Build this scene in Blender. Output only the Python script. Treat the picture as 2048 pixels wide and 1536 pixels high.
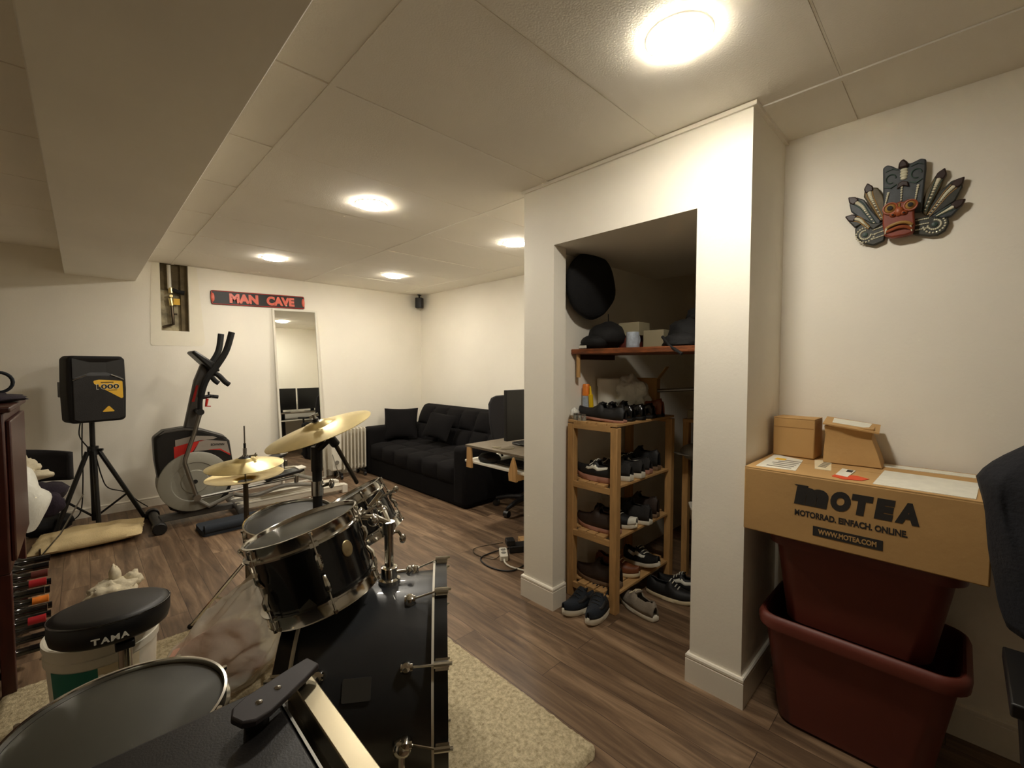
import bpy, bmesh, math, random
from mathutils import Vector as V, Matrix as MX, noise as NZ
random.seed(7)
for o in list(bpy.data.objects): bpy.data.objects.remove(o)
SC = bpy.context.scene
COL = SC.collection
PI = math.pi
# ------------------------------------------------------------ camera, world, exposure
H = 1.33
cam = bpy.data.cameras.new('camera'); cam.sensor_width = 36; cam.lens = 15.446
cam.clip_start = .02; cam.clip_end = 60
co = bpy.data.objects.new('camera', cam); COL.objects.link(co)
co.location = (0, 0, H)
co.rotation_euler = (PI/2 - .0421, 0, -.7745)
SC.camera = co
wd = bpy.data.worlds.new('world'); SC.world = wd; wd.use_nodes = True
wd.node_tree.nodes['Background'].inputs[0].default_value = (1, .9, .75, 1)
wd.node_tree.nodes['Background'].inputs[1].default_value = .02
SC.view_settings.view_transform = 'Standard'; SC.view_settings.look = 'None'
SC.view_settings.gamma = 1; SC.view_settings.exposure = 3.2
SC.cycles.max_bounces = 16; SC.cycles.diffuse_bounces = 12; SC.cycles.glossy_bounces = 6; SC.cycles.transparent_max_bounces = 12
LAMP = 21.0                       # strength of the recessed lamps' diffusers
LAMPCOL = (1, .925, .80)
# ------------------------------------------------------------ materials
def lin(c): 
    return tuple(((x/255)/12.92 if x/255 <= .04045 else ((x/255+.055)/1.055)**2.4) for x in c)
MATS = {}
def mat(name, col, rough=.5, metal=0, var=0, vs=6, bump=0, bs=60, spec=.5, stretch=None, sheen=0, coat=0):
    m = bpy.data.materials.new(name); m.use_nodes = True; MATS[name] = m
    nt = m.node_tree; p = nt.nodes['Principled BSDF']
    c = lin(col)
    p.inputs['Base Color'].default_value = (*c, 1); p.inputs['Roughness'].default_value = rough
    p.inputs['Metallic'].default_value = metal; p.inputs['Specular IOR Level'].default_value = spec
    p.inputs['Coat Weight'].default_value = coat; p.inputs['Sheen Weight'].default_value = sheen
    tc = nt.nodes.new('ShaderNodeTexCoord'); mp = nt.nodes.new('ShaderNodeMapping')
    nt.links.new(tc.outputs['Object'], mp.inputs[0])
    if stretch: mp.inputs['Scale'].default_value = stretch
    if var:
        n = nt.nodes.new('ShaderNodeTexNoise'); n.inputs['Scale'].default_value = vs; n.inputs['Detail'].default_value = 5
        r = nt.nodes.new('ShaderNodeValToRGB'); nt.links.new(mp.outputs[0], n.inputs[0]); nt.links.new(n.outputs[0], r.inputs[0])
        r.color_ramp.elements[0].position = .3; r.color_ramp.elements[1].position = .7
        r.color_ramp.elements[0].color = (*[x*(1-var) for x in c], 1); r.color_ramp.elements[1].color = (*[min(1, x*(1+var)) for x in c], 1)
        nt.links.new(r.outputs[0], p.inputs['Base Color'])
    if bump:
        n = nt.nodes.new('ShaderNodeTexNoise'); n.inputs['Scale'].default_value = bs; n.inputs['Detail'].default_value = 4
        b = nt.nodes.new('ShaderNodeBump'); b.inputs['Strength'].default_value = bump; b.inputs['Distance'].default_value = .01
        nt.links.new(mp.outputs[0], n.inputs[0]); nt.links.new(n.outputs[0], b.inputs['Height']); nt.links.new(b.outputs[0], p.inputs['Normal'])
    return m
mat('wall', (240, 235, 222), .55, var=.03, vs=1.5, bump=.05, bs=90)
mat('patch', (238, 232, 214), .7, var=.02)
mat('ceil', (243, 238, 226), .85, var=.02, vs=2, bump=.12, bs=160)
mat('beam', (240, 235, 222), .6, var=.03, vs=2)
mat('trim', (236, 230, 216), .3)
mat('concrete', (158, 148, 122), .95, var=.45, vs=14, bump=.6, bs=30)
mat('concrete_dark', (104, 92, 68), .95, var=.4, vs=10, bump=.5, bs=30)
mat('black', (16, 15, 15), .45)
mat('black_matte', (13, 12, 12), .8, bump=.15, bs=200)
mat('black_gloss', (8, 9, 11), .18, coat=.4)
mat('kick_shell', (46, 48, 51), .36, var=.1, vs=3, coat=.25)
mat('drum_shell', (10, 11, 13), .22, coat=.3, var=.15, vs=3)
mat('hoop_black', (9, 10, 12), .3)
mat('chrome', (205, 203, 196), .14, 1)
mat('steel', (150, 148, 142), .32, 1)
mat('dark_steel', (92, 82, 70), .35, 1)
mat('brass', (228, 210, 152), .3, 1, var=.12, vs=9)
mat('head_grey', (58, 57, 48), .5, var=.06, vs=5)
mat('head_black', (42, 41, 35), .5, var=.05, vs=5)
mat('grey_shroud', (82, 79, 75), .5)
mat('wheel_grey', (150, 148, 136), .5, var=.04)
mat('panel_grey', (158, 150, 140), .45)
mat('sticker_red', (205, 40, 30), .5)
mat('label_white', (224, 222, 208), .6, var=.06, vs=30)
mat('label_cream', (228, 214, 180), .6, var=.06, vs=30)
mat('red_paint', (190, 40, 35), .45)
mat('coral', (226, 108, 88), .4)
mat('sign_black', (18, 16, 16), .5)
mat('yellow', (236, 186, 52), .5)
mat('bag_canvas', (206, 184, 138), .85, var=.08, vs=12, bump=.25, bs=120)
mat('sofa', (15, 13, 14), .95, var=.2, vs=7, bump=.25, bs=180, spec=.2)
mat('sofa_dark', (11, 9, 10), .95, var=.2, vs=8, bump=.2, bs=180, spec=.2)
mat('white_metal', (214, 208, 192), .4)
mat('white_plastic', (226, 221, 206), .42)
mat('grey_plastic', (128, 124, 114), .5)
mat('desk_wood', (104, 93, 76), .45, var=.2, vs=8, stretch=(1, 8, 8))
mat('pine', (186, 145, 92), .55, var=.17, vs=7, stretch=(9, 9, 1.2))
mat('pine_x', (190, 150, 98), .55, var=.16, vs=7, stretch=(1.2, 9, 9))
mat('pine_y', (186, 146, 94), .55, var=.16, vs=7, stretch=(9, 1.2, 9))
mat('live_edge', (122, 66, 32), .5, var=.45, vs=9, stretch=(6, 1.5, 6), bump=.3, bs=30)
mat('mahogany', (62, 24, 16), .35, var=.3, vs=7, stretch=(6, 6, 1.2))
mat('old_wood', (96, 74, 60), .7, var=.35, vs=9, stretch=(6, 6, 1.5))
mat('cardboard', (184, 146, 92), .82, var=.07, vs=5, bump=.08, bs=40)
mat('cardboard_edge', (150, 112, 66), .85, var=.1, vs=20)
mat('tape', (196, 160, 112), .3)
mat('ink', (38, 34, 30), .8)
mat('red_tape', (214, 74, 34), .6)
mat('bin_red', (98, 42, 30), .5, var=.06, vs=3)
mat('jacket_navy', (13, 15, 23), .85, var=.2, vs=8, bump=.25, bs=80)
mat('jacket_black', (13, 13, 15), .9, var=.2, vs=8, bump=.25, bs=80)
mat('rubber', (24, 22, 22), .75)
mat('navy', (24, 31, 40), .8, var=.15, vs=20, bump=.2, bs=160)
mat('plate_grey', (66, 65, 62), .4)
mat('charcoal', (36, 34, 33), .8, var=.15, vs=20, bump=.2, bs=160)
mat('brown_dark', (46, 32, 24), .6, var=.2, vs=15)
mat('brown_leather', (112, 62, 34), .4, var=.25, vs=12)
mat('tan_leather', (128, 70, 44), .25, var=.2, vs=10)
mat('shoe_grey', (138, 128, 114), .85, var=.1, vs=25, bump=.2, bs=200)
mat('shoe_black', (17, 17, 18), .6)
mat('shoe_shiny', (9, 9, 10), .18)
mat('sole_white', (224, 218, 200), .55)
mat('sole_brown', (120, 97, 75), .7)
mat('sole_pink', (176, 128, 110), .7)
mat('teal', (20, 112, 98), .45, var=.08)
mat('orange', (226, 128, 40), .45)
mat('yellow_bright', (232, 190, 20), .45)
mat('cream', (146, 137, 110), .7)
mat('maroon', (92, 34, 22), .7)
mat('blue_white', (168, 178, 190), .35, var=.25, vs=45)
mat('cap_red', (176, 34, 42), .4)
mat('bottle', (14, 12, 10), .08, coat=.5)
mat('foil_silver', (150, 146, 140), .2, 1)
mat('cloth_white', (206, 196, 170), .9, var=.1, vs=14, bump=.3, bs=60)
mat('purple_dark', (34, 24, 36), .95, var=.2, bump=.3, bs=120)
mat('fabric_dark', (22, 19, 21), .9, bump=.2, bs=200)
mat('pink', (220, 172, 150), .8, var=.1, vs=10)
mat('rust', (150, 84, 62), .85, var=.2, vs=10)
mat('mask_red', (126, 52, 30), .45, var=.2, vs=20)
mat('mask_orange', (152, 76, 40), .45, var=.15, vs=20)
mat('mask_dark', (50, 52, 46), .5, var=.35, vs=30)
mat('mask_blue', (58, 64, 68), .5, var=.35, vs=30)
mat('mask_olive', (86, 74, 46), .5, var=.3, vs=25)
mat('mask_green', (52, 74, 66), .5, var=.3, vs=25)
mat('mask_bead', (214, 210, 184), .45)
mat('mask_tip', (46, 28, 24), .45)
mat('mask_gold', (166, 128, 70), .45)
mat('mat_blue', (34, 40, 48), .9, bump=.2, bs=200)
mat('screen', (7, 8, 9), .28)
mat('case_black', (18, 16, 16), .42, var=.06, vs=40, bump=.05, bs=300)
mat('polished', (158, 148, 124), .34, 1)
mat('badge', (176, 164, 132), .35, 1)
mat('strap', (38, 32, 34), .6)
def node_mat(name):
    m = bpy.data.materials.new(name); m.use_nodes = True; MATS[name] = m
    return m, m.node_tree, m.node_tree.nodes['Principled BSDF']
# floor planks
m, nt, p = node_mat('floor'); N = nt.nodes.new; L = nt.links.new
tc = N('ShaderNodeTexCoord'); mp = N('ShaderNodeMapping'); mp.inputs['Rotation'].default_value = (0, 0, PI/2); L(tc.outputs['Object'], mp.inputs[0])
bk = N('ShaderNodeTexBrick'); L(mp.outputs[0], bk.inputs['Vector'])
bk.offset = .37; bk.inputs['Scale'].default_value = 1; bk.inputs['Brick Width'].default_value = 1.22; bk.inputs['Row Height'].default_value = .125
bk.inputs['Mortar Size'].default_value = .0012; bk.inputs['Mortar Smooth'].default_value = .3; bk.inputs['Bias'].default_value = 0
bk.inputs['Color1'].default_value = (0, 0, 0, 1); bk.inputs['Color2'].default_value = (1, 1, 1, 1); bk.inputs['Mortar'].default_value = (.5, .5, .5, 1)
mp2 = N('ShaderNodeMapping'); mp2.inputs['Scale'].default_value = (9, .9, 1); L(tc.outputs['Object'], mp2.inputs[0])
ad = N('ShaderNodeVectorMath'); ad.operation = 'ADD'; L(mp2.outputs[0], ad.inputs[0])
sc = N('ShaderNodeVectorMath'); sc.operation = 'SCALE'; sc.inputs['Scale'].default_value = 7.3; L(bk.outputs['Color'], sc.inputs[0]); L(sc.outputs[0], ad.inputs[1])
n1 = N('ShaderNodeTexNoise'); n1.inputs['Scale'].default_value = 2.2; n1.inputs['Detail'].default_value = 8; n1.inputs['Roughness'].default_value = .62; n1.inputs['Distortion'].default_value = .6; L(ad.outputs[0], n1.inputs[0])
r1 = N('ShaderNodeValToRGB'); L(n1.outputs[0], r1.inputs[0]); cr = r1.color_ramp
cr.elements[0].position = .28; cr.elements[0].color = (*lin((74, 57, 44)), 1); cr.elements[1].position = .72; cr.elements[1].color = (*lin((164, 138, 110)), 1)
e = cr.elements.new(.5); e.color = (*lin((120, 97, 75)), 1)
mx = N('ShaderNodeMix'); mx.data_type = 'RGBA'; mx.blend_type = 'MULTIPLY'; mx.inputs[0].default_value = 1
r2 = N('ShaderNodeValToRGB'); L(bk.outputs['Color'], r2.inputs[0]); r2.color_ramp.elements[0].color = (.66, .64, .62, 1); r2.color_ramp.elements[1].color = (1.0, .98, .96, 1)
L(r1.outputs[0], mx.inputs[6]); L(r2.outputs[0], mx.inputs[7])
mx2 = N('ShaderNodeMix'); mx2.data_type = 'RGBA'; L(bk.outputs['Fac'], mx2.inputs[0]); L(mx.outputs[2], mx2.inputs[6]); mx2.inputs[7].default_value = (*lin((44, 32, 24)), 1)
L(mx2.outputs[2], p.inputs['Base Color']); p.inputs['Roughness'].default_value = .42
bp = N('ShaderNodeBump'); bp.inputs['Strength'].default_value = .12; bp.inputs['Distance'].default_value = .004; L(n1.outputs[0], bp.inputs['Height']); L(bp.outputs[0], p.inputs['Normal'])
# shag rug
m, nt, p = node_mat('rug'); N = nt.nodes.new; L = nt.links.new
tc = N('ShaderNodeTexCoord'); n1 = N('ShaderNodeTexNoise'); n1.inputs['Scale'].default_value = 55; n1.inputs['Detail'].default_value = 6; n1.inputs['Roughness'].default_value = .7; L(tc.outputs['Object'], n1.inputs[0])
r1 = N('ShaderNodeValToRGB'); L(n1.outputs[0], r1.inputs[0]); r1.color_ramp.elements[0].position = .3; r1.color_ramp.elements[0].color = (*lin((150, 132, 98)), 1); r1.color_ramp.elements[1].position = .62; r1.color_ramp.elements[1].color = (*lin((222, 208, 172)), 1)
L(r1.outputs[0], p.inputs['Base Color']); p.inputs['Roughness'].default_value = .95
bp = N('ShaderNodeBump'); bp.inputs['Strength'].default_value = .9; bp.inputs['Distance'].default_value = .012; L(n1.outputs[0], bp.inputs['Height']); L(bp.outputs[0], p.inputs['Normal'])
# mirror, lamp, plastics
m, nt, p = node_mat('mirror'); p.inputs['Base Color'].default_value = (.86, .87, .84, 1); p.inputs['Metallic'].default_value = 1; p.inputs['Roughness'].default_value = .01
m, nt, p = node_mat('lamp'); p.inputs['Emission Color'].default_value = (*LAMPCOL, 1); p.inputs['Emission Strength'].default_value = LAMP; p.inputs['Base Color'].default_value = (.9, .9, .88, 1)
def film(name, col, alpha, rough=.25):
    m, nt, p = node_mat(name)
    p.inputs['Base Color'].default_value = (*lin(col), 1); p.inputs['Roughness'].default_value = rough; p.inputs['Alpha'].default_value = alpha
    n = nt.nodes.new('ShaderNodeTexNoise'); n.inputs['Scale'].default_value = 9; n.inputs['Detail'].default_value = 2; n.inputs['Distortion'].default_value = 1.2
    b = nt.nodes.new('ShaderNodeBump'); b.inputs['Strength'].default_value = .5; b.inputs['Distance'].default_value = .006
    nt.links.new(n.outputs[0], b.inputs['Height']); nt.links.new(b.outputs[0], p.inputs['Normal'])
film('film_clear', (230, 224, 208), .6, .2)
film('film_white', (232, 232, 222), .95, .35)
m, nt, p = node_mat('clear_glass'); p.inputs['Base Color'].default_value = (.85, .9, .86, 1); p.inputs['Transmission Weight'].default_value = .85; p.inputs['Roughness'].default_value = .08
# ------------------------------------------------------------ helpers
def basis(o):
    M = MX.LocRotScale(o.location, o.rotation_euler, o.scale)
    return (basis(o.parent) @ M) if o.parent else M
def frame(p, z, x=None):
    z = V(z).normalized(); x = V(x) if x is not None else (V((1, 0, 0)) if abs(z.x) < .9 else V((0, 1, 0)))
    x = (x - z*x.dot(z)).normalized(); y = z.cross(x)
    M = MX.Identity(4); M.col[0][:3] = x; M.col[1][:3] = y; M.col[2][:3] = z; M.col[3][:3] = V(p)
    return M
def euler(loc, rx=0, ry=0, rz=0):
    return MX.Translation(V(loc)) @ MX.Rotation(rz, 4, 'Z') @ MX.Rotation(ry, 4, 'Y') @ MX.Rotation(rx, 4, 'X')
ID = MX.Identity(4)
class MB:
    def __init__(s): s.bm = bmesh.new(); s.mi = 0
    def m(s, i): s.mi = i; return s
    def f(s, vs):
        try:
            f = s.bm.faces.new(vs); f.material_index = s.mi; return f
        except ValueError: return None
    def pts(s, ps, M=ID): return [s.bm.verts.new(M @ V(p)) for p in ps]
    def box(s, x0, x1, y0, y1, z0, z1, M=ID):
        v = s.pts([(x, y, z) for z in (z0, z1) for y in (y0, y1) for x in (x0, x1)], M)
        for q in ((0, 2, 3, 1), (4, 5, 7, 6), (0, 1, 5, 4), (1, 3, 7, 5), (3, 2, 6, 7), (2, 0, 4, 6)): s.f([v[i] for i in q])
        return s
    def cb(s, c, d, M=ID): return s.box(c[0]-d[0]/2, c[0]+d[0]/2, c[1]-d[1]/2, c[1]+d[1]/2, c[2]-d[2]/2, c[2]+d[2]/2, M)
    def rings(s, R, closed=False, cap=True, wrap=True):
        R = [s.pts(r) if not isinstance(r[0], bmesh.types.BMVert) else r for r in R]; n = len(R[0])
        k = len(R) if closed else len(R)-1
        for i in range(k):
            a, b = R[i], R[(i+1) % len(R)]
            for j in range(n if wrap else n-1): s.f([a[j], a[(j+1) % n], b[(j+1) % n], b[j]])
        if cap and not closed and wrap: s.f(R[0][::-1]); s.f(R[-1])
        return s
    def lathe(s, prof, M=ID, n=32, cap=True):
        return s.rings([[M @ V((r*math.cos(2*PI*j/n), r*math.sin(2*PI*j/n), z)) for j in range(n)] for r, z in prof], cap=cap)
    def cyl(s, p0, p1, r0, r1=None, n=14):
        p0, p1 = V(p0), V(p1); M = frame(p0, p1-p0)
        return s.lathe([(r0, 0), (r0 if r1 is None else r1, (p1-p0).length)], M, n)
    def tube(s, P, r, n=10, closed=False):
        P = [V(p) for p in P]; k = len(P); rr = r if isinstance(r, (list, tuple)) else [r]*k
        T = [((P[(i+1) % k] - P[i-1]) if closed else (P[min(i+1, k-1)] - P[max(i-1, 0)])).normalized() for i in range(k)]
        x = T[0].orthogonal().normalized(); R = []
        for i in range(k):
            x = (x - T[i]*x.dot(T[i])).normalized(); y = T[i].cross(x)
            R.append([P[i] + (x*math.cos(2*PI*j/n) + y*math.sin(2*PI*j/n))*rr[i] for j in range(n)])
        return s.rings(R, closed=closed)
    def prism(s, poly, z0, z1, M=ID):
        a = s.pts([(x, y, z0) for x, y in poly], M); b = s.pts([(x, y, z1) for x, y in poly], M); n = len(poly)
        for j in range(n): s.f([a[j], a[(j+1) % n], b[(j+1) % n], b[j]])
        s.f(a[::-1]); s.f(b); return s
    def ball(s, c, r, M=ID, u=16, v=10, fn=None):
        r = (r, r, r) if isinstance(r, (int, float)) else r
        R = []
        for i in range(v+1):
            t = -PI/2 + PI*(i+.02*(i == 0)-.02*(i == v))/v; ring = []
            for j in range(u):
                q = V((math.cos(t)*math.cos(2*PI*j/u), math.cos(t)*math.sin(2*PI*j/u), math.sin(t)))
                k = fn(q) if fn else 1
                ring.append(M @ (V(c) + V((q.x*r[0], q.y*r[1], q.z*r[2]))*k))
            R.append(ring)
        return s.rings(R)
    def grid(s, fn, nu, nv, skip=None):
        g = [[s.bm.verts.new(fn(i/nu, j/nv)) for j in range(nv+1)] for i in range(nu+1)]
        for i in range(nu):
            for j in range(nv):
                if skip and skip((i+.5)/nu, (j+.5)/nv): continue
                s.f([g[i][j], g[i+1][j], g[i+1][j+1], g[i][j+1]])
        return s
    def build(s, name, mats, parent=None, bev=0, smooth=35, sub=0, solid=0, seg=2):
        bm = s.bm
        bmesh.ops.remove_doubles(bm, verts=bm.verts, dist=1e-6)
        bmesh.ops.recalc_face_normals(bm, faces=bm.faces)
        me = bpy.data.meshes.new(name)
        if parent:
            bm.transform(basis(parent).inverted())
        bm.to_mesh(me); bm.free()
        for q in (mats if isinstance(mats, (list, tuple)) else [mats]): me.materials.append(MATS[q])
        for q in me.polygons: q.use_smooth = True
        me.set_sharp_from_angle(angle=math.radians(smooth))
        o = bpy.data.objects.new(name, me); COL.objects.link(o)
        if parent: o.parent = parent
        if solid: d = o.modifiers.new('s', 'SOLIDIFY'); d.thickness = solid; d.offset = 0
        if bev:
            d = o.modifiers.new('b', 'BEVEL'); d.width = bev; d.segments = seg; d.limit_method = 'ANGLE'; d.angle_limit = math.radians(40)
        if sub: d = o.modifiers.new('u', 'SUBSURF'); d.levels = sub; d.render_levels = sub
        return o
def tag(o, label, cat, group=None, kind=None):
    o['label'] = label; o['category'] = cat
    if group: o['group'] = group
    if kind: o['kind'] = kind
    return o
def thing(name, label, cat, loc, rz=0, group=None):
    o = bpy.data.objects.new(name, None); COL.objects.link(o); o.empty_display_size = .05
    o.location = loc; o.rotation_euler = (0, 0, rz)
    return tag(o, label, cat, group)
def struct(o, label=None, cat=None):
    o['kind'] = 'structure'
    if label: o['label'] = label
    if cat: o['category'] = cat
    return o
def text(body, name, M, size, matname, parent, w=None, h=None, shear=0, bold=0, ext=.0012, space=1):
    cu = bpy.data.curves.new(name, 'FONT'); cu.body = body; cu.size = size; cu.extrude = ext; cu.shear = shear; cu.offset = bold; cu.space_character = space
    cu.align_x = 'CENTER'; cu.align_y = 'CENTER'; cu.resolution_u = 4
    t = bpy.data.objects.new(name, cu); COL.objects.link(t)
    dg = bpy.context.evaluated_depsgraph_get(); me = bpy.data.meshes.new_from_object(t.evaluated_get(dg))
    bpy.data.objects.remove(t); bpy.data.curves.remove(cu)
    xs = [v.co.x for v in me.vertices]; ys = [v.co.y for v in me.vertices]
    cx, cy = (min(xs)+max(xs))/2, (min(ys)+max(ys))/2
    sx = (w/(max(xs)-min(xs))) if w else 1; sy = (h/(max(ys)-min(ys))) if h else (sx if w else 1)
    me.transform(MX.Diagonal((sx, sy, 1, 1)) @ MX.Translation((-cx, -cy, 0)))
    me.transform((basis(parent).inverted() if parent else ID) @ M)
    me.materials.clear(); me.materials.append(MATS[matname]); me.name = name
    o = bpy.data.objects.new(name, me); COL.objects.link(o)
    if parent: o.parent = parent
    return o
def dup(o, parent=None):
    c = o.copy(); COL.objects.link(c); c.parent = parent
    for ch in list(o.children): dup(ch, c)
    return c
def lerp(a, b, t): return V(a)*(1-t) + V(b)*t
def bez(P, n=24):
    """smooth curve through points (Catmull-Rom)"""
    P = [V(p) for p in P]; out = []; k = len(P)-1
    for i in range(k):
        p0, p1, p2, p3 = P[max(i-1, 0)], P[i], P[i+1], P[min(i+2, k)]
        for s in range(n//k+1):
            t = s/(n//k+1)
            out.append(.5*((2*p1) + (p2-p0)*t + (2*p0-5*p1+4*p2-p3)*t*t + (-p0+3*p1-3*p2+p3)*t**3))
    out.append(P[-1]); return out
def rrect(w, h, r, n=5, cx=0, cy=0):
    P = []
    for (sx, sy, a0) in ((1, 1, 0), (-1, 1, 90), (-1, -1, 180), (1, -1, 270)):
        for i in range(n+1):
            a = math.radians(a0 + 90*i/n); P.append((cx + sx*(w/2-r) + r*math.cos(a), cy + sy*(h/2-r) + r*math.sin(a)))
    return P
# ------------------------------------------------------------ the room
C = 2.296; XC = 1.795; YA = .563; YB = 1.736; YO1 = .765; YO2 = 1.519; ZO = 1.964
XS = 3.418; YW = 5.324; XM = 2.215; XIN = 4.2; XCE = 3.06; YI1 = .63; YI2 = 1.60
XL, XR, ZB = -.083, .375, 2.104
X0, Y0 = -2.2, -2.6
struct(MB().box(X0-.1, XIN+.1, Y0-.1, YW+.3, -.1, 0).build('floor', 'floor'))
b = MB().box(X0-.1, XIN+.1, Y0-.1, YW+.1, C+.03, C+.1)     # backing slab, tiles and flush bars in one mesh
xs = [.648 + 1.2145*k for k in range(-3, 4)]; ys = [.311 + .6195*k for k in range(-6, 10)]
rj = random.Random(3)
for i in range(len(xs)-1):
    for j in range(len(ys)-1):
        x0, x1, y0, y1 = xs[i]+.013, xs[i+1]-.013, ys[j]+.004, ys[j+1]-.004
        x0 = max(x0, X0); x1 = min(x1, XS); y0 = max(y0, Y0); y1 = min(y1, YW)
        if x1-x0 < .02 or y1-y0 < .02: continue
        dz = [rj.uniform(0, .0045) for _ in range(4)]
        v = b.pts([(x0, y0, C+.001+dz[0]), (x1, y0, C+.001+dz[1]), (x1, y1, C+.001+dz[2]), (x0, y1, C+.001+dz[3]), (x0, y0, C+.02), (x1, y0, C+.02), (x1, y1, C+.02), (x0, y1, C+.02)])
        for q in ((0, 1, 2, 3), (4, 5, 6, 7), (0, 1, 5, 4), (1, 2, 6, 5), (2, 3, 7, 6), (3, 0, 4, 7)): b.f([v[t] for t in q])
for x in xs: b.box(x-.0115, x+.0115, Y0, YW, C, C+.03)
for y in ys: b.box(X0, XS, y-.003, y+.003, C+.006, C+.03)
for (x, y, r) in ():
    pass
struct(b.build('ceiling', 'ceil', smooth=10))
struct(MB().box(XL, XR, Y0, YW, ZB, C+.02).build('trim_1', 'beam', bev=.004), 'boxed beam running under the ceiling', 'beam')
# back wall with the opening round the pipe
HX0, HX1, HZ = .552, .769, 1.663
b = MB()
b.box(X0, HX0, YW, YW+.12, 0, C+.03).box(HX1, XS+.1, YW, YW+.12, 0, C+.03).box(HX0, HX1, YW, YW+.12, 0, HZ)
b.m(1).box(HX0-.02, HX1+.02, YW+.085, YW+.2, HZ-.1, C+.03)
b.m(2).box(HX1-.055, HX1+.02, YW+.05, YW+.1, HZ-.1, C+.03)
b.m(2).box(HX0-.02, HX1-.05, YW+.078, YW+.1, 2.06, C+.03)
b.m(3).prism([(HX0-.085, HZ-.13), (HX0-.07, HZ-.145), (HX1+.1, HZ-.14), (HX1+.125, HZ-.1), (HX1+.1, HZ+.25), (HX1+.07, C), (HX1+.0, C), (HX1, HZ), (HX0, HZ), (HX0, C), (HX0-.06, C), (HX0-.08, HZ+.2)], 0, .0025, MX.Translation((0, YW, 0)) @ MX.Rotation(PI/2, 4, 'X'))
struct(b.build('wall_back', ['wall', 'concrete', 'concrete_dark', 'patch'], smooth=10))
struct(MB().box(XS, XS+.1, YB, YW+.1, 0, C+.03).build('wall_right', 'wall'))
struct(MB().box(XM, XM+.1, Y0, YI1, 0, C+.03).build('wall_right_near', 'wall'))
struct(MB().box(X0-.1, X0, Y0-.1, YW+.1, 0, C+.03).build('wall_left', 'wall'))
struct(MB().box(X0, XM+.1, Y0-.1, Y0, 0, C+.03).build('wall_front', 'wall'))
# closet shell: front wall with its opening, sides, back and lower inner ceiling
b = MB()
b.box(XC, XC+.1, YA, YO1, 0, C+.03).box(XC, XC+.1, YO2, YB, 0, C+.03).box(XC, XC+.1, YO1, YO2, ZO, C+.03)
b.box(XC+.1, XM, YA, YI1, 0, C+.03).box(XC+.1, XS+.1, YI2, YB, 0, C+.03)
b.box(XM+.1, XIN+.1, YI1-.1, YI1, 0, C+.03).box(XIN, XIN+.1, YI1, YI2, 0, C+.03)
b.box(XC+.1, XCE, YI1, YI2, ZO, ZO+.06).box(XS+.1, XIN+.1, YI2, YB, 0, C+.03)
struct(b.build('wall_closet', 'wall', smooth=10))
# skirting: profile swept along runs (outside corners mitred)
def skirt(name, P, h=.122, t=.013, top=None):
    P = [V((x, y, 0)) for x, y in P]; R = []
    prof = [(0, 0), (t, 0), (t, h-.022), (t-.002, h-.020), (t-.002, h-.017), (t, h-.015), (t, h-.006), (t-.004, h), (0, h)]
    for i, q in enumerate(P):
        d1 = (P[i]-P[i-1]).normalized() if i else (P[1]-P[0]).normalized()
        d2 = (P[i+1]-P[i]).normalized() if i < len(P)-1 else d1
        n1 = V((d1.y, -d1.x, 0)); n2 = V((d2.y, -d2.x, 0)); n = (n1+n2); n = n/(n.dot(n1)) if n.length > .1 else n1
        R.append([q + n*a + V((0, 0, z)) for a, z in prof])
    struct(MB().rings(R).build(name, 'trim', smooth=25))
skirt('baseboard_closet_right', [(XM, YA), (XC, YA), (XC, YO1), (XC+.1, YO1)][::-1])
skirt('baseboard_closet_left', [(XC+.1, YO2), (XC, YO2), (XC, YB), (XS, YB)][::-1])
skirt('baseboard_back', [(X0, YW), (XS, YW)], h=.085)
skirt('baseboard_right', [(XS, YW), (XS, YB)], h=.085)
skirt('baseboard_right_near', [(XM, YA), (XM, Y0)], h=.122)
# thin ceiling angle along the closet and the walls
b = MB()
b.box(XC-.012, XC+.0, YA-.014, YB+.012, C-.014, C+.002).box(XC, XM, YA-.014, YA, C-.014, C+.002)
struct(b.build('trim_2', 'trim'), 'thin ceiling edge strip along the closet', 'trim')
# ------------------------------------------------------------ recessed lamps
def lamp(x, y, label):
    t = thing('ceiling_light', label, 'light', (x, y, C), 0, 'round recessed ceiling lights')
    M = MX.Translation((x, y, C))
    MB().lathe([(.098, .001), (.097, -.003), (.090, -.006), (.0865, -.006), (.0865, -.003)], M, 40, cap=False).build('trim_ring', 'white_plastic', t)
    MB().lathe([(.0005, -.017), (.045, -.0155), (.075, -.0125), (.086, -.009), (.086, -.002), (.0005, -.002)], M, 40).build('diffuser', 'lamp', t)
lamp(1.281, .609, 'largest round ceiling light, above the closet corner')
lamp(1.272, 2.507, 'round ceiling light in the middle of the ceiling, left of the closet top')
lamp(1.261, 4.357, 'round ceiling light above the sign')
lamp(2.44, 4.316, 'smallest round ceiling light, nearest the far room corner')
lamp(2.47, 2.496, 'round ceiling light half hidden by the left closet edge')
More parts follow.
